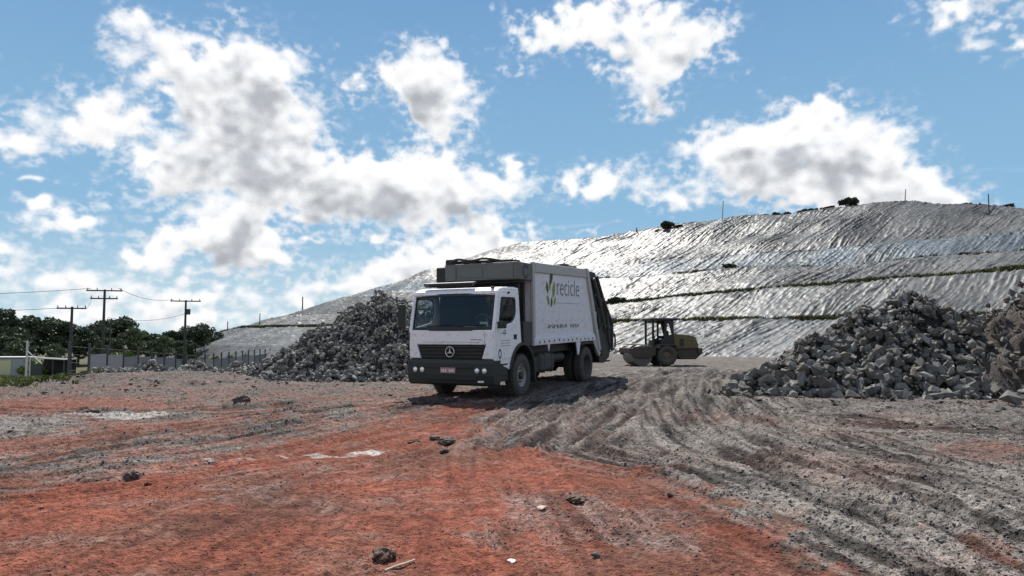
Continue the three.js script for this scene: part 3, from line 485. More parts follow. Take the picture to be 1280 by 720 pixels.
// cab
const archPts = []; for (let i = 0; i <= 10; i++) { const a = (12 + i / 10 * 92) * D2R; archPts.push([0.70 * Math.cos(a), 0.545 + 0.80 * Math.sin(a)]); }
const cabSide = [[1.44, 0.95], [1.46, 1.35], [1.43, 1.68], [1.24, 2.55], [1.18, 2.62], [0.17, 2.64], [0.03, 1.34], ...archPts.slice().reverse()].filter((p, i) => i < 7 || p[0] > 0.05);
const windowHole = [[1.29, 1.74], [0.58, 1.86], [0.42, 1.97], [0.36, 2.12], [0.37, 2.40], [0.43, 2.47], [1.11, 2.47], [1.15, 2.44]];
for (const s of [-1, 1]) {
  const z0 = s < 0 ? -1.20 : 1.14, nm = s < 0 ? '' : '_001';
  part(truck, 'cab_side' + nm, slab(cabSide, z0, z0 + 0.06, 0.02, [windowHole]), whitePaint);
  const dp = [[1.36, 1.0], [1.375, 1.68], [1.2, 2.50], [1.14, 2.545], [0.36, 2.545], [0.29, 2.48], [0.27, 1.75], [0.30, 1.36], [0.52, 1.22], [0.66, 1.0]];
  const zd = s < 0 ? -1.216 : 1.194;
  const door = part(truck, 'cab_door' + nm, slab(dp, zd, zd + 0.022, 0.008, [windowHole]), whitePaint);
  part(door, 'handle', join([rbox(0.15, 0.12, 0.02, 0.42, 1.50, s * 1.219, 0.006), rbox(0.13, 0.03, 0.03, 0.42, 1.53, s * 1.232, 0.01)]), blackSteel);
  part(door, 'window_pane', slab(windowHole, s * 1.18 - 0.004, s * 1.18 + 0.004, 0), glass);
  part(door, 'window_seal', slab(windowHole.map(([x, y]) => [x + (x - 0.8) * 0.012, y + (y - 2.1) * 0.02]), s * 1.205 - 0.007, s * 1.205 + 0.007, 0.004, [windowHole.map(([x, y]) => [x - (x - 0.8) * 0.045, y - (y - 2.1) * 0.06])]), blackSteel);
  if (s < 0) { // small print on the door
    const strokes = []; const rr = prng(8);
    for (const [x0, y, n, h] of [[1.16, 1.60, 7, 0.03], [1.16, 1.42, 12, 0.022], [1.16, 1.36, 10, 0.022], [1.16, 1.30, 11, 0.022]]) for (let i = 0; i < n; i++) strokes.push(rbox(0.022, h * (0.6 + 0.5 * rr()), 0.004, x0 - i * 0.042, y + 0.006 * rr(), -1.2175, 0.001));
    strokes.push(new THREE.TorusGeometry(0.045, 0.012, 6, 20).translate(0.98, 1.63, -1.2165));
    part(door, 'lettering', join(strokes), inkGrey);
    part(door, 'round_sticker', join([new THREE.TorusGeometry(0.075, 0.02, 8, 28).scale(0.8, 1.25, 0.3).translate(1.22, 1.12, -1.217)]), inkDark);
  }
  // step and mudguard
  part(truck, 'cab_step' + nm, join([rbox(0.62, 0.5, 0.14, 1.08, 0.70, s * 1.12, 0.03), rbox(0.5, 0.04, 0.1, 1.06, 0.62, s * 1.16, 0.01), rbox(0.5, 0.04, 0.1, 1.06, 0.86, s * 1.16, 0.01)]), darkPlastic);
  const ring = []; const ri = []; for (let i = 0; i <= 22; i++) { const a = (14 + i / 22 * 172) * D2R; ring.push([0.735 * Math.cos(a), 0.545 + 0.80 * Math.sin(a)]); ri.push([0.66 * Math.cos(a), 0.545 + 0.73 * Math.sin(a)]); }
  part(truck, 'front_mudguard' + nm, slab([...ring, [-0.76, 0.30], [-0.70, 0.30], ...ri.reverse()], s < 0 ? -1.235 : 0.86, s < 0 ? -0.86 : 1.235, 0.012), darkPlastic);
}
const toFront = g => g.rotateY(Math.PI / 2); // outline x becomes -z, depth becomes +x
part(truck, 'cab_roof', slab([[1.25, 2.50], [1.285, 2.55], [1.25, 2.62], [1.14, 2.685], [0.95, 2.715], [0.4, 2.735], [0.16, 2.72], [0.12, 2.66], [0.16, 2.62], [1.1, 2.60]], -1.19, 1.19, 0.05), whitePaint);
part(truck, 'cab_back', rbox(0.05, 1.3, 2.3, 0.12, 1.99, 0, 0.01), interior);
part(truck, 'cab_floor', rbox(1.3, 0.06, 2.3, 0.75, 1.36, 0, 0.01), interior);
part(truck, 'dashboard', join([rbox(0.38, 0.34, 2.2, 1.16, 1.58, 0, 0.06), rbox(0.2, 0.07, 0.5, 1.12, 1.78, -0.62, 0.03)]), interior);
part(truck, 'seat', join([rbox(0.5, 0.16, 0.52, 0.45, 1.62, -0.62, 0.05), rbox(0.14, 0.62, 0.5, 0.26, 1.98, -0.62, 0.05)]), interior);
part(truck, 'seat_001', join([rbox(0.5, 0.16, 0.9, 0.45, 1.62, 0.55, 0.05), rbox(0.14, 0.62, 0.9, 0.26, 1.98, 0.55, 0.05)]), interior);
part(truck, 'steering_wheel', join([new THREE.TorusGeometry(0.23, 0.018, 8, 28).rotateY(Math.PI / 2).rotateZ(-0.55).translate(0.88, 1.86, -0.62), bar([0.88, 1.86, -0.62], [1.1, 1.62, -0.62], 0.025)]), mat([0.09, 0.09, 0.09], 0.5));
part(truck, 'dashboard_papers', join([rbox(0.2, 0.012, 0.34, 1.17, 1.765, -0.42, 0.004).rotateZ(0.0), rbox(0.02, 0.12, 0.22, 1.2, 1.82, -0.78, 0.005)]), mat([0.6, 0.68, 0.68], 0.6));
// windscreen: leans back from (1.43,1.68) to (1.24,2.55)
{
  const tilt = Math.atan2(0.19, 0.87), Lw = 0.89;
  const place = g => { g.rotateZ(tilt); g.translate(1.435, 1.68, 0); return g; };
  const bow = g => { const p = g.attributes.position; for (let i = 0; i < p.count; i++) p.setX(i, p.getX(i) + 0.03 - 0.045 * (p.getZ(i) / 1.15) ** 2); g.computeVertexNormals(); return g; };
  const pane = new THREE.PlaneGeometry(2.3, Lw - 0.02, 20, 4); pane.rotateY(Math.PI / 2); pane.translate(-0.008, Lw / 2, 0);
  const ws = part(truck, 'windscreen', place(bow(pane)), glass);
  const seg = (a, b) => { const g = new THREE.BoxGeometry(0.03, Math.abs(b[1] - a[1]), Math.abs(b[0] - a[0]), 1, 1, 24); g.translate(0, (a[1] + b[1]) / 2, (a[0] + b[0]) / 2); return place(bow(g)); };
  part(ws, 'windscreen_seal', join([seg([-1.16, -0.02], [1.16, 0.075]), seg([-1.16, Lw - 0.06], [1.16, Lw + 0.01]), seg([-1.16, 0.07], [-1.09, Lw - 0.05]), seg([1.09, 0.07], [1.16, Lw - 0.05])]), blackSteel);
  part(ws, 'wiper', join([place(bow(bar([0.02, 0.09, -0.2], [0.02, 0.14, -0.95], 0.01, 0.01, 6))), place(bow(bar([0.02, 0.09, 0.7], [0.02, 0.14, -0.05], 0.01, 0.01, 6)))]), blackSteel);
  for (const s of [-1, 1]) { const g = bar([1.44, 1.64, s * 1.165], [1.235, 2.56, s * 1.165], 0.045, 0.045, 12); part(truck, 'cab_pillar', g, whitePaint); }
}
// nose
const nose = part(truck, 'front_panel', toFront(slab([[-1.17, 1.0], [-1.19, 1.35], [-1.18, 1.69], [1.18, 1.69], [1.19, 1.35], [1.17, 1.0], [0.86, 1.0], [0.97, 1.335], [-0.97, 1.335], [-0.86, 1.0]], 1.39, 1.475, 0.03)), whitePaint);
part(nose, 'panel_seam', join([rbox(0.004, 0.008, 1.6, 1.4765, 1.40, 0.0, 0.001), rbox(0.004, 0.30, 0.008, 1.4765, 1.50, -0.95, 0.001), rbox(0.004, 0.018, 0.3, 1.4765, 1.46, -0.72, 0.001)]), inkGrey);
{
  const gr = part(truck, 'grille', toFront(slab([[-0.955, 1.33], [0.955, 1.33], [0.85, 0.985], [-0.85, 0.985]], 1.36, 1.42, 0.01)), blackSteel);
  for (let i = 0; i < 4; i++) part(gr, 'slat', rbox(0.05, 0.035, 1.84 - i * 0.055, 1.435, 1.29 - i * 0.083, 0, 0.012), darkPlastic);
  const ring = new THREE.TorusGeometry(0.12, 0.013, 10, 40), star = [];
  for (let i = 0; i < 3; i++) { const a = Math.PI / 2 + i * 2.0944, b = a + 1.0472; star.push([0.114 * Math.cos(a), 0.114 * Math.sin(a)], [0.022 * Math.cos(b), 0.022 * Math.sin(b)]); }
  part(gr, 'emblem', join([ring, slab(star, -0.008, 0.012, 0.006)]).rotateY(Math.PI / 2).translate(1.492, 1.165, 0), chrome);
}
// bumper, lamps, plate
{
  const bp = part(truck, 'bumper', slab([[1.50, 0.985], [1.54, 0.90], [1.545, 0.62], [1.50, 0.42], [1.44, 0.37], [1.18, 0.37], [1.15, 0.5], [1.15, 0.985]], -1.21, 1.21, 0.04), darkPlastic);
  part(bp, 'air_slot', join([rbox(0.03, 0.05, 1.3, 1.545, 0.80, 0, 0.01), rbox(0.03, 0.09, 1.5, 1.528, 0.55, 0, 0.01)]), blackSteel);
  const lampAt = z => { const g = new THREE.SphereGeometry(0.072, 18, 10, 0, 6.2832, 0, 1.2); g.scale(1, 0.55, 1); g.rotateZ(-Math.PI / 2); g.translate(1.525, 0.735, z); return g; };
  for (const z of [-0.97, -0.77, 0.77, 0.97]) { const h = part(bp, 'headlight', lampAt(z), lens); part(h, 'bezel', new THREE.TorusGeometry(0.078, 0.014, 8, 24).rotateY(Math.PI / 2).translate(1.546, 0.735, z), dustySteel); }
  part(bp, 'fog_lamp', rbox(0.04, 0.05, 0.16, 1.515, 0.475, -0.86, 0.015), lens);
  const pl = part(bp, 'license_plate', rbox(0.016, 0.13, 0.42, 1.557, 0.73, 0.02, 0.004), mat([0.42, 0.22, 0.22], 0.6));
  const rr = prng(2), ch = []; for (let i = 0; i < 7; i++) if (i !== 3) ch.push(rbox(0.004, 0.06, 0.028, 1.5665, 0.725, 0.18 - i * 0.052, 0.001), rbox(0.004, 0.014, 0.04, 1.5665, 0.725 + (rr() - 0.5) * 0.05, 0.18 - i * 0.052, 0.001));
  part(pl, 'plate_characters', join(ch), mat([0.8, 0.78, 0.76], 0.6));
}
// mirrors
for (const s of [-1, 1]) {
  const m = part(truck, 'mirror', join(s > 0 ? [rbox(0.1, 0.42, 0.2, 1.46, 2.12, 1.42, 0.03), rbox(0.1, 0.2, 0.2, 1.46, 1.84, 1.42, 0.03)] : [rbox(0.08, 0.16, 0.26, 1.30, 1.80, -1.30, 0.03)]), darkPlastic);
  part(m, 'mirror_arm', join(s > 0 ? [bar([1.3, 2.42, 1.2], [1.46, 2.36, 1.42], 0.014), bar([1.4, 1.72, 1.2], [1.46, 1.76, 1.42], 0.014)] : [bar([1.25, 1.74, -1.2], [1.3, 1.78, -1.3], 0.014)]), blackSteel);
}
part(truck, 'roof_visor', slab([[1.1, 2.74], [1.2, 2.80], [1.17, 2.84], [1.0, 2.865], [0.94, 2.85], [1.05, 2.81]], -0.45, 0.95, 0.01), blackSteel);
part(truck, 'roof_lamp', join([rbox(0.06, 0.045, 0.09, 1.16, 2.70, -1.0, 0.015), rbox(0.05, 0.05, 0.07, 0.75, 2.58, -1.215, 0.015)]), blackSteel);

// compactor body
const bodyOut = [[-0.72, 1.28], [-0.72, 3.38], [-4.62, 3.42], [-5.32, 1.28]];
const body = part(truck, 'compactor_body', slab(bodyOut, -1.16, 1.16, 0.02), bodyPaint);
for (const s of [-1, 1]) {
  const a = s < 0 ? -1.21 : 1.12, b = a + 0.09, nm = s < 0 ? '' : '_001';
  part(body, 'front_post' + nm, rbox(0.13, 2.2, 0.09, -0.74, 2.33, (a + b) / 2, 0.02), bodyFrame);
  part(body, 'top_rail' + nm, slab([[-0.82, 3.16], [-0.82, 3.42], [-4.55, 3.46], [-4.60, 3.20]], a, b, 0.02), bodyFrame);
  part(body, 'rear_post' + nm, slab([[-4.50, 3.48], [-4.68, 3.48], [-5.72, 0.92], [-5.52, 0.92]], a - 0.03, b + 0.03, 0.02), bodyFrame);
  part(body, 'side_sill' + nm, slab([[-0.72, 1.24], [-0.72, 1.44], [-5.18, 1.44], [-5.30, 1.24]], a - 0.015, b, 0.02), bodyPaint);
  part(body, 'sill_bracket' + nm, join([slab([[-1.55, 1.25], [-1.72, 1.25], [-1.64, 1.05]], a, a + 0.03, 0.005), slab([[-3.62, 1.26], [-3.98, 1.26], [-3.84, 0.86], [-3.74, 0.86]], a, a + 0.03, 0.005)]), bodyPaint);
  part(body, 'rear_skirt' + nm, slab([[-5.02, 1.25], [-5.40, 1.25], [-5.75, 0.80], [-5.58, 0.72]], a, b, 0.015), bodyFrame);
  part(truck, 'rear_mudguard' + nm, slab([[-3.85, 1.22], [-5.25, 1.22], [-5.32, 0.9], [-5.24, 0.9], [-5.14, 1.14], [-3.98, 1.14], [-3.9, 1.0], [-3.85, 1.0]], s < 0 ? -1.18 : 0.6, s < 0 ? -0.6 : 1.18, 0.01), blackSteel);
}
{
  // printing on the left flank
  const rot = g => g.rotateY(Math.PI);
  const word = new TextGeometry('recicle', { font, size: 0.44, depth: 0.004, curveSegments: 5 }); word.computeBoundingBox();
  part(body, 'lettering', rot(word).translate(-2.28, 2.60, -1.1605), inkGrey);
  const leaf = (x, y, a, l, w) => { const s = new THREE.Shape(); s.moveTo(0, 0); s.quadraticCurveTo(w, l * 0.45, 0, l); s.quadraticCurveTo(-w, l * 0.45, 0, 0); const g = new THREE.ExtrudeGeometry(s, { depth: 0.003, bevelEnabled: false, curveSegments: 8 }); g.rotateZ(a); g.translate(x, y, 0); return rot(g).translate(0, 0, -1.161); };
  part(body, 'logo_leaf', join([leaf(1.86, 2.85, -0.35, 0.5, 0.2), leaf(1.72, 2.62, 0.3, 0.36, 0.15), leaf(1.92, 2.25, -0.2, 0.3, 0.13)]), inkBrown);
  part(body, 'logo_leaf_001', join([leaf(2.06, 2.5, -0.2, 0.5, 0.2), leaf(1.8, 2.3, 0.5, 0.34, 0.15), leaf(2.1, 2.3, -0.5, 0.28, 0.12), leaf(1.85, 2.7, 0.1, 0.3, 0.12)]), inkGreen);
  part(body, 'print_rule', rbox(1.8, 0.012, 0.004, -3.2, 2.38, -1.162, 0.001), inkGrey);
  const rr = prng(44), ch = []; for (let i = 0; i < 20; i++) { if (i === 12 || i === 13) continue; const x = -1.72 - i * 0.115; ch.push(rbox(0.085, 0.03, 0.004, x, 1.70 + (i % 3) * 0.025, -1.162, 0.001), rbox(0.028, 0.10 + 0.02 * rr(), 0.004, x + 0.03 * (rr() > 0.5 ? 1 : -1), 1.725, -1.1625, 0.001)); }
  part(body, 'small_print', join(ch), inkDark);
  const bolts = []; for (let i = 0; i < 13; i++) bolts.push(new THREE.CylinderGeometry(0.03, 0.03, 0.02, 8).rotateX(Math.PI / 2).translate(-0.95 - i * 0.33 - 0.05 * rr(), 1.30 + 0.05 * rr(), -1.228));
  part(body, 'sill_bolt', join(bolts), dustySteel);
}
// header box that reaches forward over the cab
{
  const hd = part(truck, 'header_box', join([rbox(0.9, 0.44, 2.12, -0.24, 3.16, -0.12, 0.02)]), headerPaint);
  part(hd, 'header_plate', rbox(0.02, 0.38, 0.72, 0.218, 3.16, -0.72, 0.01), headerPaint);
  part(hd, 'header_plate_001', join([rbox(0.02, 0.28, 0.62, 0.218, 3.15, 0.12, 0.01), rbox(0.03, 0.36, 0.05, 0.222, 3.15, 0.62, 0.005)]), headerPaint);
  part(hd, 'ring_logo', new THREE.TorusGeometry(0.15, 0.035, 8, 30, 5.2).scale(1, 1, 0.15).rotateZ(0.5).rotateY(Math.PI).translate(-0.3, 3.16, -1.184), inkDark);
  part(hd, 'roof_gear', join([rbox(0.5, 0.55, 0.36, -0.1, 3.05, 1.08, 0.04), rbox(0.24, 0.26, 0.3, 0.05, 3.4, 0.82, 0.06), rbox(0.2, 0.14, 0.2, 0, 3.44, 0.2, 0.04), bar([-0.1, 3.45, 0.75], [-0.1, 3.43, -0.9], 0.05), rbox(0.15, 0.12, 0.16, -0.05, 3.42, -0.35, 0.03), rbox(0.3, 0.1, 0.12, -0.2, 3.41, -0.95, 0.03)]), blackSteel);
  part(hd, 'hydraulic_hose', new THREE.TubeGeometry(new THREE.CatmullRomCurve3([[0.1, 3.35, 0.95], [0.2, 3.5, 0.6], [0.1, 3.46, 0.2], [0.15, 3.5, -0.2], [0, 3.42, -0.7]].map(p => new THREE.Vector3(...p))), 30, 0.03, 8), rubber);
  part(truck, 'back_of_cab_box', rbox(0.5, 0.62, 0.62, -0.42, 1.56, -0.86, 0.02), dustySteel);
  part(truck, 'back_of_cab_frame', join([rbox(0.1, 1.6, 2.0, -0.55, 2.1, 0, 0.01), bar([-0.3, 1.3, -0.95], [-0.3, 2.85, -0.95], 0.05), bar([-0.3, 1.3, 0.6], [-0.3, 2.85, 0.6], 0.05)]), blackSteel);
  part(body, 'top_ram', join([bar([-3.0, 3.46, -0.85], [-4.5, 3.52, -0.85], 0.06), rbox(0.3, 0.16, 0.2, -3.4, 3.48, -0.95, 0.03), rbox(0.2, 0.2, 0.2, -3.9, 3.5, -0.6, 0.03)]), dustySteel);
}
// tailgate with its hopper
{
  const tg = part(truck, 'tailgate', slab([[-4.74, 3.44], [-5.55, 3.42], [-5.74, 3.25], [-6.02, 2.85], [-6.5, 2.36], [-7.02, 1.92], [-7.12, 1.45], [-7.04, 0.95], [-6.8, 0.62], [-6.3, 0.46], [-5.85, 0.50], [-5.68, 0.95]], -1.12, 1.12, 0.03), blackSteel);
  for (const s of [-1, 1]) {
    const zz = s < 0 ? [-1.17, -1.12] : [1.12, 1.17];
    part(tg, 'tailgate_side', slab([[-4.80, 3.36], [-5.12, 3.34], [-5.98, 1.95], [-6.45, 1.30], [-6.5, 0.78], [-5.95, 0.72], [-5.76, 0.98]], ...zz, 0.015, [[[-5.35, 2.45], [-5.62, 2.1], [-5.78, 1.6], [-5.6, 1.5]]]), darkPlastic);
    part(tg, 'rib', join([bar([-5.5, 3.3, s * 1.19], [-6.05, 2.62, s * 1.19], 0.05), bar([-6.05, 2.62, s * 1.19], [-6.95, 1.75, s * 1.19], 0.05), bar([-6.95, 1.75, s * 1.19], [-6.9, 0.85, s * 1.19], 0.05), bar([-5.25, 2.7, s * 1.18], [-6.1, 2.5, s * 1.18], 0.035), bar([-5.8, 1.75, s * 1.18], [-6.9, 1.6, s * 1.18], 0.035)]), dustySteel);
    part(tg, 'hydraulic_ram', join([bar([-5.1, 3.2, s * 1.22], [-5.75, 2.3, s * 1.22], 0.065), bar([-5.75, 2.3, s * 1.22], [-6.25, 1.45, s * 1.22], 0.035), bar([-6.35, 2.1, s * 1.22], [-6.55, 1.1, s * 1.22], 0.05)]), dustySteel);
    part(tg, 'access_plate', join([rbox(0.16, 0.3, 0.02, -5.36, 2.0, s * 1.182, 0.01), rbox(0.14, 0.34, 0.02, -6.62, 1.55, s * 1.182, 0.01)]), bodyFrame);
    part(tg, 'tail_lamp', rbox(0.06, 0.1, 0.3, -6.98, 0.75, s * 0.9, 0.02), mat([0.3, 0.03, 0.02], 0.4));
  }
  part(tg, 'grab_loop', join([new THREE.TorusGeometry(0.27, 0.032, 8, 28).scale(0.62, 1, 1).translate(-7.22, 1.15, -1.14), bar([-7.0, 1.15, -1.14], [-7.08, 1.15, -1.14], 0.03)]), blackSteel);
  part(tg, 'rear_step', rbox(0.4, 0.06, 2.1, -6.9, 0.5, 0, 0.01), dustySteel);
}

// ------------------------------------------------------------------ road roller standing behind the truck
{
  const X = 8.88, dd = 42, y0 = groundBase(X, dd) + 0.02;
  const ro = thing('road_roller', 'dusty yellow road roller with open canopy parked before the covered hill', 'road roller', [X, y0, -dd], Math.PI + 0.16);
  const yellow = mat([0.12, 0.098, 0.042], 0.75, { map: paintDirt }), dusty = mat([0.062, 0.052, 0.042], 0.85, { map: paintDirt });
  const hood = part(ro, 'engine_hood', slab([[-0.55, 0.98], [-0.50, 1.78], [-0.72, 1.86], [-1.5, 1.80], [-1.86, 1.68], [-2.02, 1.30], [-2.05, 1.0]], -0.72, 0.72, 0.06), yellow);
  part(hood, 'grille', join([rbox(0.26, 0.42, 0.02, -0.98, 1.36, -0.735, 0.01), rbox(0.26, 0.42, 0.02, -0.98, 1.36, 0.735, 0.01)]), blackSteel);
  part(hood, 'side_marker', join([rbox(0.12, 0.1, 0.02, -1.6, 1.45, -0.735, 0.008)]), dustySteel);
  part(ro, 'rear_frame', slab([[0.72, 0.62], [0.72, 1.0], [-2.1, 1.0], [-2.28, 0.92], [-2.22, 0.62], [-1.9, 0.36], [-0.95, 0.36], [-0.75, 0.62]], -0.6, 0.6, 0.04), dusty);
  part(ro, 'counterweight', rbox(0.3, 0.34, 1.5, -2.12, 0.86, 0, 0.05), dusty);
  for (const s of [-1, 1]) {
    const w = new THREE.Group(); w.name = 'wheel'; w.position.set(0, 0.6, s * 0.82); ro.add(w);
    const pr = [[0.34, -0.17], [0.42, -0.2], [0.54, -0.19], [0.585, -0.14], [0.6, 0], [0.585, 0.14], [0.54, 0.19], [0.42, 0.2], [0.34, 0.17]], g = new THREE.LatheGeometry(pr.map(([r, y]) => new THREE.Vector2(r, y)), 40); g.rotateX(Math.PI / 2);
    const lugs = []; for (let i = 0; i < 20; i++) { const b = rbox(0.07, 0.06, 0.18, 0, 0.59, (i % 2 ? 1 : -1) * 0.09, 0.01); b.rotateZ(i / 20 * 6.2832); lugs.push(b); }
    part(w, 'tyre', join([g, ...lugs]), tyreWall);
    const rim = new THREE.LatheGeometry([[0, 0.06], [0.16, 0.06], [0.2, 0.0], [0.28, 0.0], [0.35, 0.14]].map(([r, y]) => new THREE.Vector2(r, y * s)), 30); rim.rotateX(Math.PI / 2); part(w, 'rim', rim, mat([0.12, 0.1, 0.06], 0.8, { side: THREE.DoubleSide }));
    part(ro, 'mudguard', slab([[-0.62, 1.14], [-0.45, 1.26], [0.5, 1.26], [0.68, 1.10], [0.68, 1.03], [0.46, 1.18], [-0.42, 1.18], [-0.58, 1.08]], s < 0 ? -1.03 : 0.6, s < 0 ? -0.6 : 1.03, 0.01), dusty);
    part(ro, 'drum_arm', slab([[0.78, 0.62], [0.82, 1.12], [1.2, 1.18], [2.05, 1.12], [2.28, 0.9], [2.22, 0.66], [1.9, 0.5], [1.2, 0.46]], s < 0 ? -1.06 : 0.94, s < 0 ? -0.94 : 1.06, 0.03), dusty);
    for (const x of [0.74, -0.5]) part(ro, 'canopy_post', bar([x, 1.0, s * 0.62], [x * 0.96 + 0.02, 2.68, s * 0.62], 0.07), blackSteel);
  }
  part(ro, 'drum_yoke', join([rbox(0.2, 0.3, 2.0, 2.2, 0.9, 0, 0.04), rbox(0.3, 0.5, 2.0, 0.86, 0.86, 0, 0.04), rbox(0.5, 0.3, 0.5, 0.7, 0.75, 0, 0.05), rbox(1.2, 0.05, 0.6, 1.5, 1.22, 0, 0.02)]), dusty);
  const drum = new THREE.CylinderGeometry(0.6, 0.6, 1.8, 44, 1); drum.rotateX(Math.PI / 2); drum.translate(1.5, 0.6, 0); part(ro, 'drum', drum, mat([0.12, 0.11, 0.1], 0.6, { metalness: 0.4 }));
  part(ro, 'canopy_roof', rbox(1.66, 0.13, 1.55, 0.10, 2.72, 0, 0.03), blackSteel);
  for (const s of [-1, 1]) part(ro, 'cab_side', slab([[-0.55, 1.05], [0.30, 1.05], [0.30, 1.5], [0.02, 1.62], [0.02, 2.66], [-0.48, 2.66]], s * 0.66 - 0.02, s * 0.66 + 0.02, 0.006, [[[-0.40, 1.75], [-0.10, 1.75], [-0.10, 2.45], [-0.22, 2.45]]]), blackSteel);
  part(ro, 'control_platform', rbox(1.3, 0.12, 1.3, 0.12, 1.02, 0, 0.02), dusty);
  part(ro, 'seat', join([rbox(0.42, 0.14, 0.46, -0.12, 1.5, 0, 0.04), rbox(0.12, 0.55, 0.44, -0.34, 1.78, 0, 0.04), rbox(0.2, 0.4, 0.3, -0.12, 1.25, 0, 0.03)]), blackSteel);
  part(ro, 'steering_column', join([bar([0.62, 1.05, 0], [0.42, 1.72, 0], 0.06), new THREE.TorusGeometry(0.2, 0.02, 8, 24).rotateY(Math.PI / 2).rotateZ(0.9).translate(0.4, 1.75, 0), rbox(0.16, 0.4, 0.6, 0.62, 1.3, 0, 0.04)]), blackSteel);
}

// ------------------------------------------------------------------ fence, poles, sheds and trees at the far left
const at = (px, d) => (px - 640) / 880 * d;           // sideways place, in metres, of something that far ahead
const concrete = mat([0.07, 0.067, 0.062], 0.9), wood = mat([0.055, 0.05, 0.045], 0.9), sheetGrey = mat([0.20, 0.205, 0.22], 0.6), sheetLight = mat([0.29, 0.29, 0.3], 0.6);
{
  const f = thing('panel_fence', 'long fence of dark posts and grey sheet panels behind the yard', 'fence', [-33.2, groundBase(-33.2, 53), -53]);
  const r = prng(61); let prev = null;
  for (let i = 0; i < 22; i++) {
    const d = 53 + i * 2.9, x = -33.2 - i * 0.24, y = groundBase(x, d), p = [x + 33.2, y - f.position.y, -d + 53];
    part(f, i ? `post_${String(i).padStart(3, '0')}` : 'post', rbox(0.15, 2.9, 0.15, p[0], p[1] + 1.2, p[2], 0.02), concrete);
    if (prev && i > 1 && i < 21) {
      const a = Math.atan2(p[0] - prev[0], p[2] - prev[2]), l = Math.hypot(p[0] - prev[0], p[2] - prev[2]) - 0.18, hgt = 1.85 + 0.1 * r(), pr = [];
      for (let k = 0; k <= 24; k++) pr.push([k / 24 * l - l / 2, (k % 2 ? 0.02 : -0.02)]);
      const g = new THREE.ExtrudeGeometry(shapeOf([...pr, ...pr.slice().reverse().map(([u, v]) => [u, v + 0.012])]), { depth: hgt, bevelEnabled: false }); g.rotateX(-Math.PI / 2); g.rotateY(a + Math.PI / 2); g.translate((p[0] + prev[0]) / 2, (p[1] + prev[1]) / 2 - 0.05, (p[2] + prev[2]) / 2);
      part(f, `sheet_panel_${String(i).padStart(3, '0')}`, g, [sheetGrey, sheetGrey, sheetLight][Math.floor(r() * 3)]);
    }
    if (prev) part(f, `fence_wire_${String(i).padStart(3, '0')}`, join([0.5, 1.1, 1.7, 2.3].map(h => bar([prev[0], prev[1] + h, prev[2]], [p[0], p[1] + h, p[2]], 0.012, 0.012, 5))), blackSteel);
    prev = p;
  }
}
function pole(px, d, topY, label, arms, transformer) {
  const x = at(px, d), y = groundBase(x, d) - 0.1, h = topY - y, o = thing('utility_pole', label, 'utility pole', [x, y, -d], 0.25, 'power line poles');
  part(o, 'shaft', bar([0, 0, 0], [0, h, 0], 0.15, 0.10, 12), wood);
  arms.forEach(([dy, w], i) => {
    const c = part(o, i ? 'crossarm_001' : 'crossarm', rbox(w, 0.12, 0.1, 0, h - dy, 0.12, 0.01), wood);
    for (const s of [-0.46, -0.2, 0.2, 0.46]) part(c, 'insulator', bar([s * w, h - dy + 0.05, 0.12], [s * w, h - dy + 0.26, 0.12], 0.045, 0.03, 8), concrete);
  });
  if (transformer) part(o, 'transformer', join([bar([0.28, h - 1.55, 0], [0.28, h - 0.95, 0], 0.2, 0.2, 14), bar([0, h - 1.2, 0], [0.28, h - 1.2, 0], 0.05)]), dustySteel);
  return [x, topY, -d];
}
const pA = pole(90, 61, 3.95, 'short power pole with one crossarm behind the dark shed', [[0.15, 2.3]]);
const pB = pole(130, 65, 5.7, 'tall power pole with two crossarms before the domed tree', [[0.12, 3.0], [0.85, 2.3]], false);
const pC = pole(232, 75, 5.2, 'power pole with crossarm and transformer at the end of the sheet fence', [[0.12, 3.0]], true);
function cable(a, b, sag, label) {
  const A = new THREE.Vector3(...a), B = new THREE.Vector3(...b), pts = []; for (let i = 0; i <= 16; i++) { const t = i / 16, p = A.clone().lerp(B, t); p.y -= sag * 4 * t * (1 - t); pts.push(p); }
  top('power_cable', new THREE.TubeGeometry(new THREE.CatmullRomCurve3(pts), 32, 0.022, 5), blackSteel, label, 'cable', 'power cables');
}
const off = (p, dx, dy) => [p[0] + dx, p[1] + dy, p[2]];
cable(off(pA, -0.9, -0.1), [-62, 4.6, -66], 0.5, 'power cable from the short pole towards the picture edge');
cable(off(pA, 0.9, -0.1), off(pB, -1.2, -1.0), 0.35, 'power cable between the short pole and the tall pole');
cable(off(pB, 1.3, 0.1), off(pC, -1.3, 0.1), 0.5, 'upper power cable between the tall pole and the transformer pole');
cable(off(pB, 0.4, -2.6), off(pC, 0.1, -1.4), 0.5, 'lower power cable between the tall pole and the transformer pole');
cable(off(pB, -1.3, 0.1), [-66, 5.4, -62], 0.5, 'high power cable running from the tall pole over the cabin');
{ // street lamp arm on the tall pole's far side
  const x = at(152, 64), y = groundBase(x, 64), o = thing('street_lamp', 'curved street lamp arm behind the tall power pole', 'street lamp', [at(139, 64), groundBase(at(139, 64), 64), -64]);
  part(o, 'post', bar([0, 0, 0], [0, 5.0, 0], 0.07, 0.05, 10), concrete);
  part(o, 'lamp_arm', new THREE.TubeGeometry(new THREE.CatmullRomCurve3([[0, 4.8, 0], [0.25, 5.1, 0], [0.8, 5.22, 0]].map(p => new THREE.Vector3(...p))), 12, 0.03, 6), concrete);
  part(o, 'lamp_head', rbox(0.55, 0.1, 0.2, 1.0, 5.22, 0, 0.04), concrete);
}
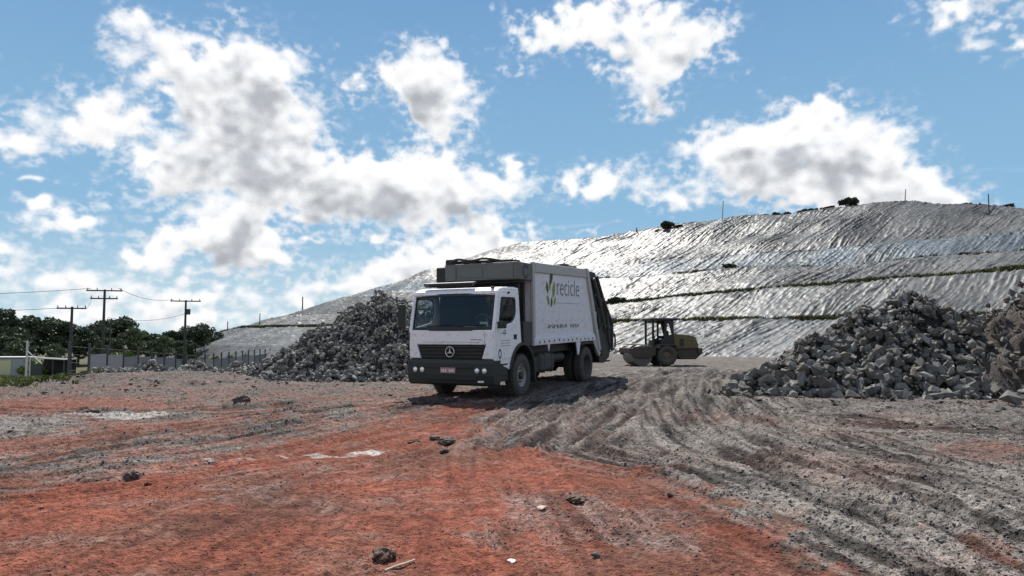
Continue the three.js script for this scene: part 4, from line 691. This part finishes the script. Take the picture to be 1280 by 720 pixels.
{ // white cabin at the picture edge
  const d = 75, x = at(14, d), y = groundBase(x, d), o = thing('site_cabin', 'white site cabin with pale yellow shutter at the picture edge', 'cabin', [x, y - 0.05, -d], 0.1);
  const white = mat([0.36, 0.36, 0.35], 0.6, { map: paintDirt });
  part(o, 'wall', rbox(4.4, 2.0, 2.4, 0, 1.0, 0, 0.03), white);
  part(o, 'roof', rbox(4.6, 0.1, 2.6, 0, 2.1, 0, 0.02), mat([0.42, 0.42, 0.4], 0.7));
  part(o, 'shutter', rbox(1.25, 1.5, 0.06, 0.3, 1.05, 1.22, 0.01), mat([0.55, 0.52, 0.30], 0.7));
  part(o, 'door', rbox(0.8, 1.9, 0.05, 1.75, 0.97, 1.22, 0.01), mat([0.3, 0.31, 0.33], 0.7));
}
{
  const d = 73, x = at(70, d), y = groundBase(x, d), o = thing('open_shed', 'low dark open shed beside the white cabin', 'shed', [x, y - 0.05, -d], 0.05);
  part(o, 'roof', slab([[-1.75, 1.95], [1.75, 1.75], [1.75, 1.83], [-1.75, 2.03]], -1.2, 1.2, 0.01), mat([0.08, 0.085, 0.08], 0.8));
  part(o, 'back_wall', rbox(3.3, 1.8, 0.06, 0, 0.9, -1.1, 0.01), mat([0.035, 0.04, 0.036], 0.9));
  for (const s of [-1.65, -0.55, 0.55, 1.65]) part(o, 'post', rbox(0.1, 1.85, 0.1, s, 0.9, 1.1, 0.01), concrete);
  part(o, 'side_board', rbox(1.1, 1.3, 0.05, -1.1, 0.75, 1.12, 0.01), mat([0.06, 0.065, 0.06], 0.9));
}
{
  const d = 70, x = at(36, d), y = groundBase(x, d), o = thing('gate_barrier', 'white gate post with sloping arm by the cabin', 'barrier', [x, y - 0.05, -d]);
  const w = mat([0.55, 0.55, 0.52], 0.6);
  part(o, 'post', bar([0, 0, 0], [0, 3.6, 0], 0.1, 0.09, 12), w); part(o, 'arm', bar([0, 2.6, 0], [1.6, 1.3, 0.1], 0.05, 0.04, 8), w); part(o, 'frame', join([bar([0.35, 0, 0], [0.35, 2.0, 0], 0.05), bar([0, 2.0, 0], [0.35, 2.0, 0], 0.04)]), w);
}
// trees: trunk with limbs, crown of many small leaf sprays
const leafSpray = mat([1, 1, 1], 0.8, { vertexColors: true, side: THREE.DoubleSide });
const bark = mat([0.075, 0.06, 0.045], 0.95);
function crownGeometry(seed, { clumps, rx, ry, base, leaves, size, tone }) {
  const r = prng(seed), pos = [], col = [], C = [];
  for (let i = 0; i < clumps; i++) { const a = r() * 6.283, q = Math.sqrt(r()), v = r(); C.push([Math.cos(a) * q * rx * (0.95 - 0.45 * v * v), base + v * ry, Math.sin(a) * q * rx * (0.95 - 0.45 * v * v), (0.34 + 0.26 * r()) * rx * (0.8 - 0.25 * v)]); }
  for (const [cx, cy, cz, cr] of C) {
    const tint = 0.75 + 0.5 * r();
    for (let i = 0; i < leaves; i++) {
      const a = r() * 6.283, z = r() * 2 - 1, q = Math.sqrt(1 - z * z), l = cr * Math.pow(r(), 0.42), x = cx + Math.cos(a) * q * l, y = cy + z * l * 0.75, w = cz + Math.sin(a) * q * l;
      const s = size * (0.6 + 0.8 * r()), e = new THREE.Euler(r() * 6.28, r() * 6.28, r() * 6.28), A = new THREE.Vector3(s, 0, 0).applyEuler(e), B = new THREE.Vector3(0, s * 0.6, 0).applyEuler(e), k = tint * (0.7 + 0.6 * r());
      const P = [[x - A.x, y - A.y, w - A.z], [x + B.x, y + B.y, w + B.z], [x + A.x, y + A.y, w + A.z], [x - B.x, y - B.y, w - B.z]];
      for (const n of [0, 1, 2, 0, 2, 3]) { pos.push(...P[n]); col.push(tone[0] * k, tone[1] * k, tone[2] * k); }
    }
  }
  const g = new THREE.BufferGeometry(); g.setAttribute('position', new THREE.Float32BufferAttribute(pos, 3)); g.setAttribute('color', new THREE.Float32BufferAttribute(col, 3)); g.computeVertexNormals();
  const limbs = C.slice(0, 7).map(([x, y, z]) => bar([0, base * 0.75, 0], [x * 0.85, y, z * 0.85], 0.12, 0.04, 6));
  return { crown: g, trunk: join([bar([0, -0.3, 0], [0.1, base + ry * 0.4, 0.05], 0.28, 0.1, 9), ...limbs]) };
}
const kinds = {
  broad: crownGeometry(501, { clumps: 26, rx: 4.2, ry: 4.2, base: 3.0, leaves: 230, size: 0.26, tone: [0.062, 0.084, 0.038] }),
  dense: crownGeometry(502, { clumps: 24, rx: 3.6, ry: 4.8, base: 2.4, leaves: 240, size: 0.24, tone: [0.050, 0.070, 0.034] }),
  dome: crownGeometry(503, { clumps: 30, rx: 4.4, ry: 3.4, base: 4.2, leaves: 240, size: 0.22, tone: [0.046, 0.065, 0.032] }),
  loose: crownGeometry(504, { clumps: 17, rx: 3.4, ry: 4.4, base: 2.6, leaves: 170, size: 0.28, tone: [0.095, 0.12, 0.06] }),
  shrub: crownGeometry(505, { clumps: 12, rx: 2.0, ry: 1.4, base: 0.5, leaves: 170, size: 0.17, tone: [0.14, 0.19, 0.03] }),
  scrub: crownGeometry(506, { clumps: 10, rx: 1.2, ry: 0.7, base: 0.35, leaves: 130, size: 0.12, tone: [0.035, 0.045, 0.02] }),
};
function tree(kind, px, d, topPx, label, name = 'tree', category = 'tree', group) {
  const k = kinds[kind], x = at(px, d), y = groundBase(x, d), topY = 1.55 + (418 - topPx) / 880 * d;
  if (!k.h) { k.crown.computeBoundingBox(); k.h = k.crown.boundingBox.max.y; }
  const s = (topY - y) / k.h, o = thing(name, label, category, [x, y - 0.05, -d], px * 1.7, group); o.scale.set(s * 1.05, s, s * 1.05);
  part(o, 'trunk', k.trunk, bark); part(o, 'crown', k.crown, leafSpray); return o;
}
for (const [k, px, d, t, label] of [
  ['dense', -6, 96, 384, 'dark tree at the picture edge above the white cabin'], ['broad', 22, 104, 392, 'wide dark tree over the roof of the white cabin'], ['broad', 48, 112, 394, 'dark tree above the gate post with sloping arm'],
  ['loose', 30, 84, 424, 'pale loose tree low behind the gate post'], ['dense', 72, 106, 400, 'dark tree just left of the short power pole'], ['loose', 70, 84, 428, 'small pale tree over the open shed'],
  ['dense', 100, 108, 408, 'dark tree just right of the short power pole'], ['dome', 146, 118, 393, 'tall domed tree behind the tall power pole'], ['dome', 117, 112, 402, 'rounded tree left of the tall power pole'],
  ['loose', 168, 110, 408, 'pale loose tree right of the domed tree'], ['broad', 188, 116, 415, 'mid green tree behind the middle of the sheet fence'], ['loose', 205, 100, 418, 'light green tree behind the sheet fence end'],
  ['dense', 222, 120, 412, 'slender dark tree left of the transformer pole'], ['dome', 246, 124, 402, 'round topped tree right of the transformer pole'], ['dense', 262, 134, 410, 'farthest dark tree before the hill end'], ['broad', 140, 96, 420, 'low dark tree at the foot of the tall power pole'],
  ['broad', 8, 88, 418, 'low leafy tree crowding the cabin roof'], ['broad', -40, 100, 388, 'dark tree of the row running on outside the picture edge'], ['dense', -80, 106, 392, 'dark tree of the row running on outside the picture edge'], ['broad', -125, 102, 395, 'dark tree of the row running on outside the picture edge'], ['dome', -175, 110, 390, 'dark tree of the row running on outside the picture edge'], ['dense', 232, 104, 424, 'bushy tree low behind the transformer pole']]) tree(k, px, d, t, label, 'tree', 'tree', 'trees beyond the fence');
for (const [k, px, d, t, label] of [
  ['shrub', 47, 74, 450, 'yellow green bush between cabin and shed'], ['shrub', 156, 92, 437, 'bright yellow green bush above the sheet fence'], ['shrub', 268, 104, 444, 'olive bush at the near foot of the hill end'], ['shrub', 292, 110, 443, 'olive bush in the middle of the hill foot'], ['shrub', 314, 112, 442, 'olive bush farthest along the hill foot'],
  ['scrub', 108, 62, 463, 'low dark weeds by the fence start'], ['scrub', 128, 64, 463, 'low weeds under the tall power pole']]) tree(k, px, d, t, label, 'bush', 'bush', 'bushes along the fence');

// ------------------------------------------------------------------ things on the hill
function onHill(px, s) { // where the line of sight at that heading crosses the face at height step s
  const k = (px - 640) / 880, d = (s + 55.2) / (0.69 * k + 0.725), x = k * d, u = (x - 32.7) * -0.725 + (-d + 45) * -0.69;
  return [x, hillH(u, s), -d, u];
}
function mast(px, s, h, lean, label, colour, r = 0.1) {
  const [x, y, z] = onHill(px, s), o = thing('marker_pole', label, 'pole', [x, y - 0.2, z], 0, 'poles on the hill');
  part(o, 'shaft', bar([0, 0, 0], [lean, h + 0.2, 0], r, r * 0.8, 10), colour); part(o, 'foot', bar([0, 0, 0], [0, 0.5, 0], r * 2.4, r * 1.8, 10), concrete); return o;
}
const paleGrey = mat([0.42, 0.42, 0.41], 0.7);
mast(905, 57, 3.6, 0.25, 'tall pale marker pole leaning on the hill face', paleGrey);
mast(1136, 63, 2.3, 0.2, 'pale marker pole on the hill summit mound', paleGrey, 0.09);
mast(1242, 52, 3.0, 0, 'dark marker pole on the right slope of the hill', concrete, 0.08);
mast(797, 58, 1.0, 0, 'short dark peg on the hill skyline', concrete, 0.12);
mast(378, 26, 3.4, 0, 'dark post standing on the low end of the hill', concrete, 0.14);
mast(285, 9, 2.2, 0, 'thin post at the far tip of the hill', concrete, 0.1);
mast(325, 14, 2.4, 0, 'thin post on the first berm of the hill end', concrete, 0.1);
function hillBush(px, s, size, label, wide = 1) {
  const [x, y, z] = onHill(px, s), o = thing('bush', label, 'bush', [x, y - 0.1, z], px, 'bushes on the hill'); o.scale.set(size * wide, size, size);
  part(o, 'trunk', kinds.scrub.trunk, bark); part(o, 'crown', kinds.scrub.crown, leafSpray);
}
hillBush(834, 55, 1.25, 'dark bush below the skyline left of the leaning pole'); hillBush(848, 54.6, 0.6, 'small low bush touching the dark bush', 1.6); hillBush(822, 54.8, 0.5, 'small low bush trailing left of the dark bush', 1.8);
hillBush(914, 31.8, 1.0, 'round dark bush on the third berm'); hillBush(1070, 62, 1.5, 'largest dark bush on the skyline', 1.3);
for (const [px, k, l] of [[955, 0.6, 'first'], [972, 0.7, 'second'], [988, 0.8, 'third'], [1004, 0.85, 'fourth'], [1020, 0.8, 'fifth'], [1036, 0.75, 'sixth']]) hillBush(px, 61.5, k, `${l} low bush of the skyline row counted from the leaning pole`, 1.9);
hillBush(1215, 60, 0.6, 'low bush on the right shoulder of the hill', 1.5); hillBush(1262, 60, 0.7, 'low bush at the right end of the skyline', 1.6); hillBush(1210, 31.5, 0.5, 'small weed clump on the third berm at right', 1.6); hillBush(775, 20.2, 0.9, 'weed clump on the second berm beside the truck', 2);

// ------------------------------------------------------------------ lumps and sticks in the yard
function lump(px, py, w, k, tone, label, flat = 1, name = 'dirt_clod', category = 'clod') {
  const d = 1364 / (py - 418), x = at(px, d), base = category === 'clod' ? clodGeometry(k * 7.3) : rocks[k].clone();
  const y = groundY(x, -d), o = top(name, base, tone, label, category); o.position.set(x, y + w * 0.26 * flat, -d); o.scale.set(w, w * flat, w * 0.85); o.rotation.y = px; return o;
}
const mud = mat([0.26, 0.16, 0.11], 0.95, { map: soilGrain, bumpMap: soilRelief, bumpScale: 0.02 }), darkMud = mat([0.09, 0.068, 0.054], 0.95), pink = mat([0.42, 0.30, 0.25], 0.9);
lump(482, 692, 0.16, 6, mud, 'brown lump of earth nearest the camera on red soil', 0.75); lump(493, 690, 0.07, 3, mud, 'small crumb against the nearest brown lump');
lump(172, 596, 0.17, 4, darkMud, 'dark clod on the white track edge at left', 0.7); lump(560, 553, 0.26, 1, darkMud, 'dark flat clod in front of the truck', 0.5); lump(544, 548, 0.16, 5, darkMud, 'smaller dark clod beside the flat one', 0.5); lump(519, 551, 0.18, 7, mud, 'low brown clod in the wheel track before the truck', 0.4);
lump(305, 504, 0.34, 2, darkMud, 'dark stone lying before the grey rubble heap', 0.8); lump(676, 634, 0.12, 8, pink, 'pale pink stone on the red soil', 0.5, 'stone', 'stone'); lump(720, 622, 0.2, 0, mud, 'low brown clod behind the pale pink stone', 0.35);
lump(640, 693, 0.09, 5, mat([0.6, 0.56, 0.5], 0.8), 'white scrap lying on the red soil', 0.18, 'scrap', 'scrap'); lump(742, 690, 0.09, 2, darkMud, 'small dark pebble right of the white scrap', 0.7, 'stone', 'stone'); lump(1258, 508, 0.55, 4, rockMats[0], 'big block fallen in front of the earth heap', 0.9, 'stone', 'stone'); lump(1245, 512, 0.3, 3, rockMats[1], 'small block against the big fallen block', 0.6, 'stone', 'stone'); lump(120, 516, 0.3, 6, darkMud, 'dark clod by the pale mud patch', 0.5);
{
  const d = 4.82, x = -0.75, y = groundY(x, -d), g = new THREE.TubeGeometry(new THREE.CatmullRomCurve3([[-0.085, 0.012, 0.09], [-0.02, 0.02, 0.02], [0.03, 0.018, -0.04], [0.085, 0.022, -0.1]].map(p => new THREE.Vector3(...p))), 14, 0.008, 7);
  const o = top('stick', g, mat([0.5, 0.42, 0.34], 0.85), 'pale bare stick beside the nearest brown lump', 'stick'); o.position.set(x, y, -d);
}

shade(scene);
renderer.render(scene, camera);
